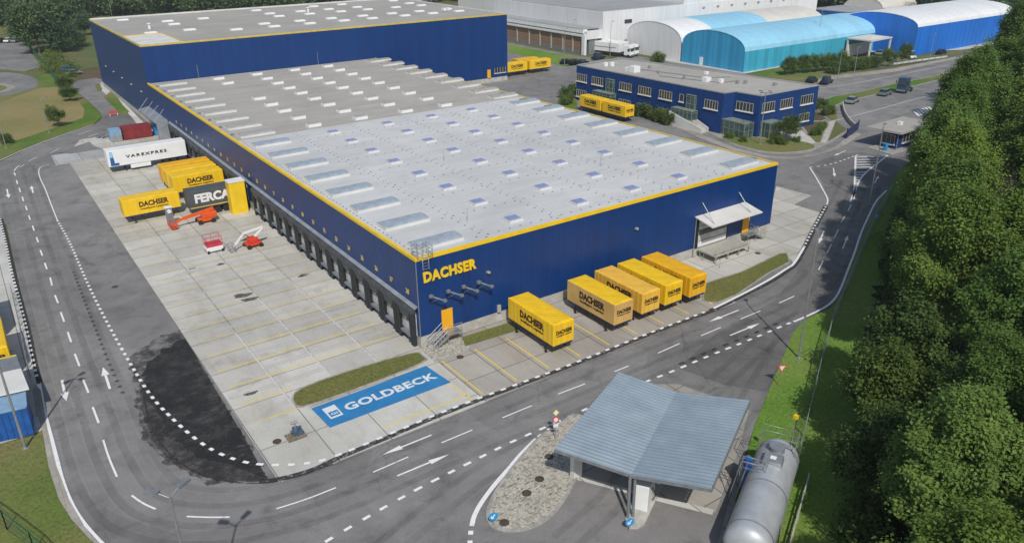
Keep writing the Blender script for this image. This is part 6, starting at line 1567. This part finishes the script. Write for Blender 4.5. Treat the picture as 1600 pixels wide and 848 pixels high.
# low undergrowth at the wood's edge and rough weeds on the scrub slope: one mass each
def ground_cover(name, label, pts, key_m, seed, n, size, h=.8, r=1.0):
    vv = []
    for i, (x, y, s_) in enumerate(pts):
        v, _ = leaf_cloud(seed + i % 7, r, r, h, h * .5, n, size, 8); an = i * 1.7; c_, sn_ = math.cos(an), math.sin(an)
        v = v @ np.array([[c_, sn_, 0], [-sn_, c_, 0], [0, 0, 1]]) * s_ + np.array([x, y, 0]); vv.append(v)
    o_ = bpy.data.objects.new(name, mesh_quads(name, np.concatenate(vv), M[key_m])); COL.objects.link(o_); tag(o_, label, name.replace('_', ' '), kind='stuff')
ru = random.Random(21); up = []
for i in range(330):
    a_ = ru.uniform(-24, 112); o_ = 3.4 + abs(ru.gauss(0, 3.2)) + (.8 if a_ < 40 else 0); q = F0 + FD * a_ + FN * o_; up.append((q.x, q.y, ru.uniform(.5, 1.5)))
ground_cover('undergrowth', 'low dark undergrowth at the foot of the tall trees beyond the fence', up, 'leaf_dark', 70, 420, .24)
up = []
for i in range(150):
    q = S(ru.uniform(70, 158), ru.uniform(62, 122))
    if 100 < 0: continue
    up.append((q.x, q.y, ru.uniform(.5, 1.4)))
up = [u for u in up if u[0] < -2.5 and u[1] > 150]
if up: ground_cover('rough_weeds', 'rough brown green weeds on the scrub slope left of the high bay warehouse', up, 'leaf_bush', 90, 300, .3, .7, 1.6)

# far woodland, read as one mass
def woodland(name, regions, key_m, seed, step=9.0, hh=12, n=1100, size=1.1):
    rd = random.Random(seed); protos = [leaf_cloud(seed * 10 + i, 5.5, 5.5, 5.2, 6.0, n, size, 16)[0] for i in range(5)]; out = []
    for (x0, x1, y0, y1, f) in regions:
        x = x0
        while x < x1:
            y = y0
            while y < y1:
                xx, yy = x + rd.uniform(-3, 3), y + rd.uniform(-3, 3)
                if f(xx, yy):
                    v = protos[rd.randrange(5)].copy(); s_ = rd.uniform(.75, 1.35); an = rd.uniform(0, 6.28); c_, sn_ = math.cos(an), math.sin(an)
                    v = v @ np.array([[c_, sn_, 0], [-sn_, c_, 0], [0, 0, 1]]) * np.array([s_, s_, s_]); v += np.array([xx, yy, 0]); out.append(v)
                y += step
            x += step
    o_ = bpy.data.objects.new(name, mesh_quads(name, np.concatenate(out), M[key_m])); COL.objects.link(o_); tag(o_, kind='stuff'); return o_
w1 = woodland('woodland', [(-70, 250, 290, 560, lambda x, y: y > 348 - .22 * x + 12 * math.sin(x * .05))], 'leaf_far', 3)
tag(w1, 'dense dark woodland filling the top left behind the high bay warehouse', 'woodland')
w2 = woodland('woodland', [(250, 470, 90, 330, lambda x, y: x > 285 + (18 if y > 120 and y < 150 else 0) + .1 * y)], 'leaf_far', 4)
tag(w2, 'dense woodland at the top right behind the tents', 'woodland')
w3 = woodland('woodland', [(250, 420, -60, 70, lambda x, y: x > 275)], 'leaf_far', 6); tag(w3, 'dark woodland at the right picture edge behind the poplars', 'woodland')

# ================================================================== HAZE
hz = MB().box((-820, -620, -2.0), (1400, 1400, 48)).build('haze', [])
hm = bpy.data.materials.new('haze air'); hm.use_nodes = True; ht = hm.node_tree
ht.nodes.remove(ht.nodes['Principled BSDF']); pv = ht.nodes.new('ShaderNodeVolumePrincipled')
pv.inputs['Color'].default_value = (0.80, 0.88, 0.95, 1); pv.inputs['Density'].default_value = 0.00022; pv.inputs['Anisotropy'].default_value = 0.2
ht.links.new(pv.outputs[0], ht.nodes['Material Output'].inputs['Volume']); hz.data.materials.clear(); hz.data.materials.append(hm); tag(hz, kind='stuff')
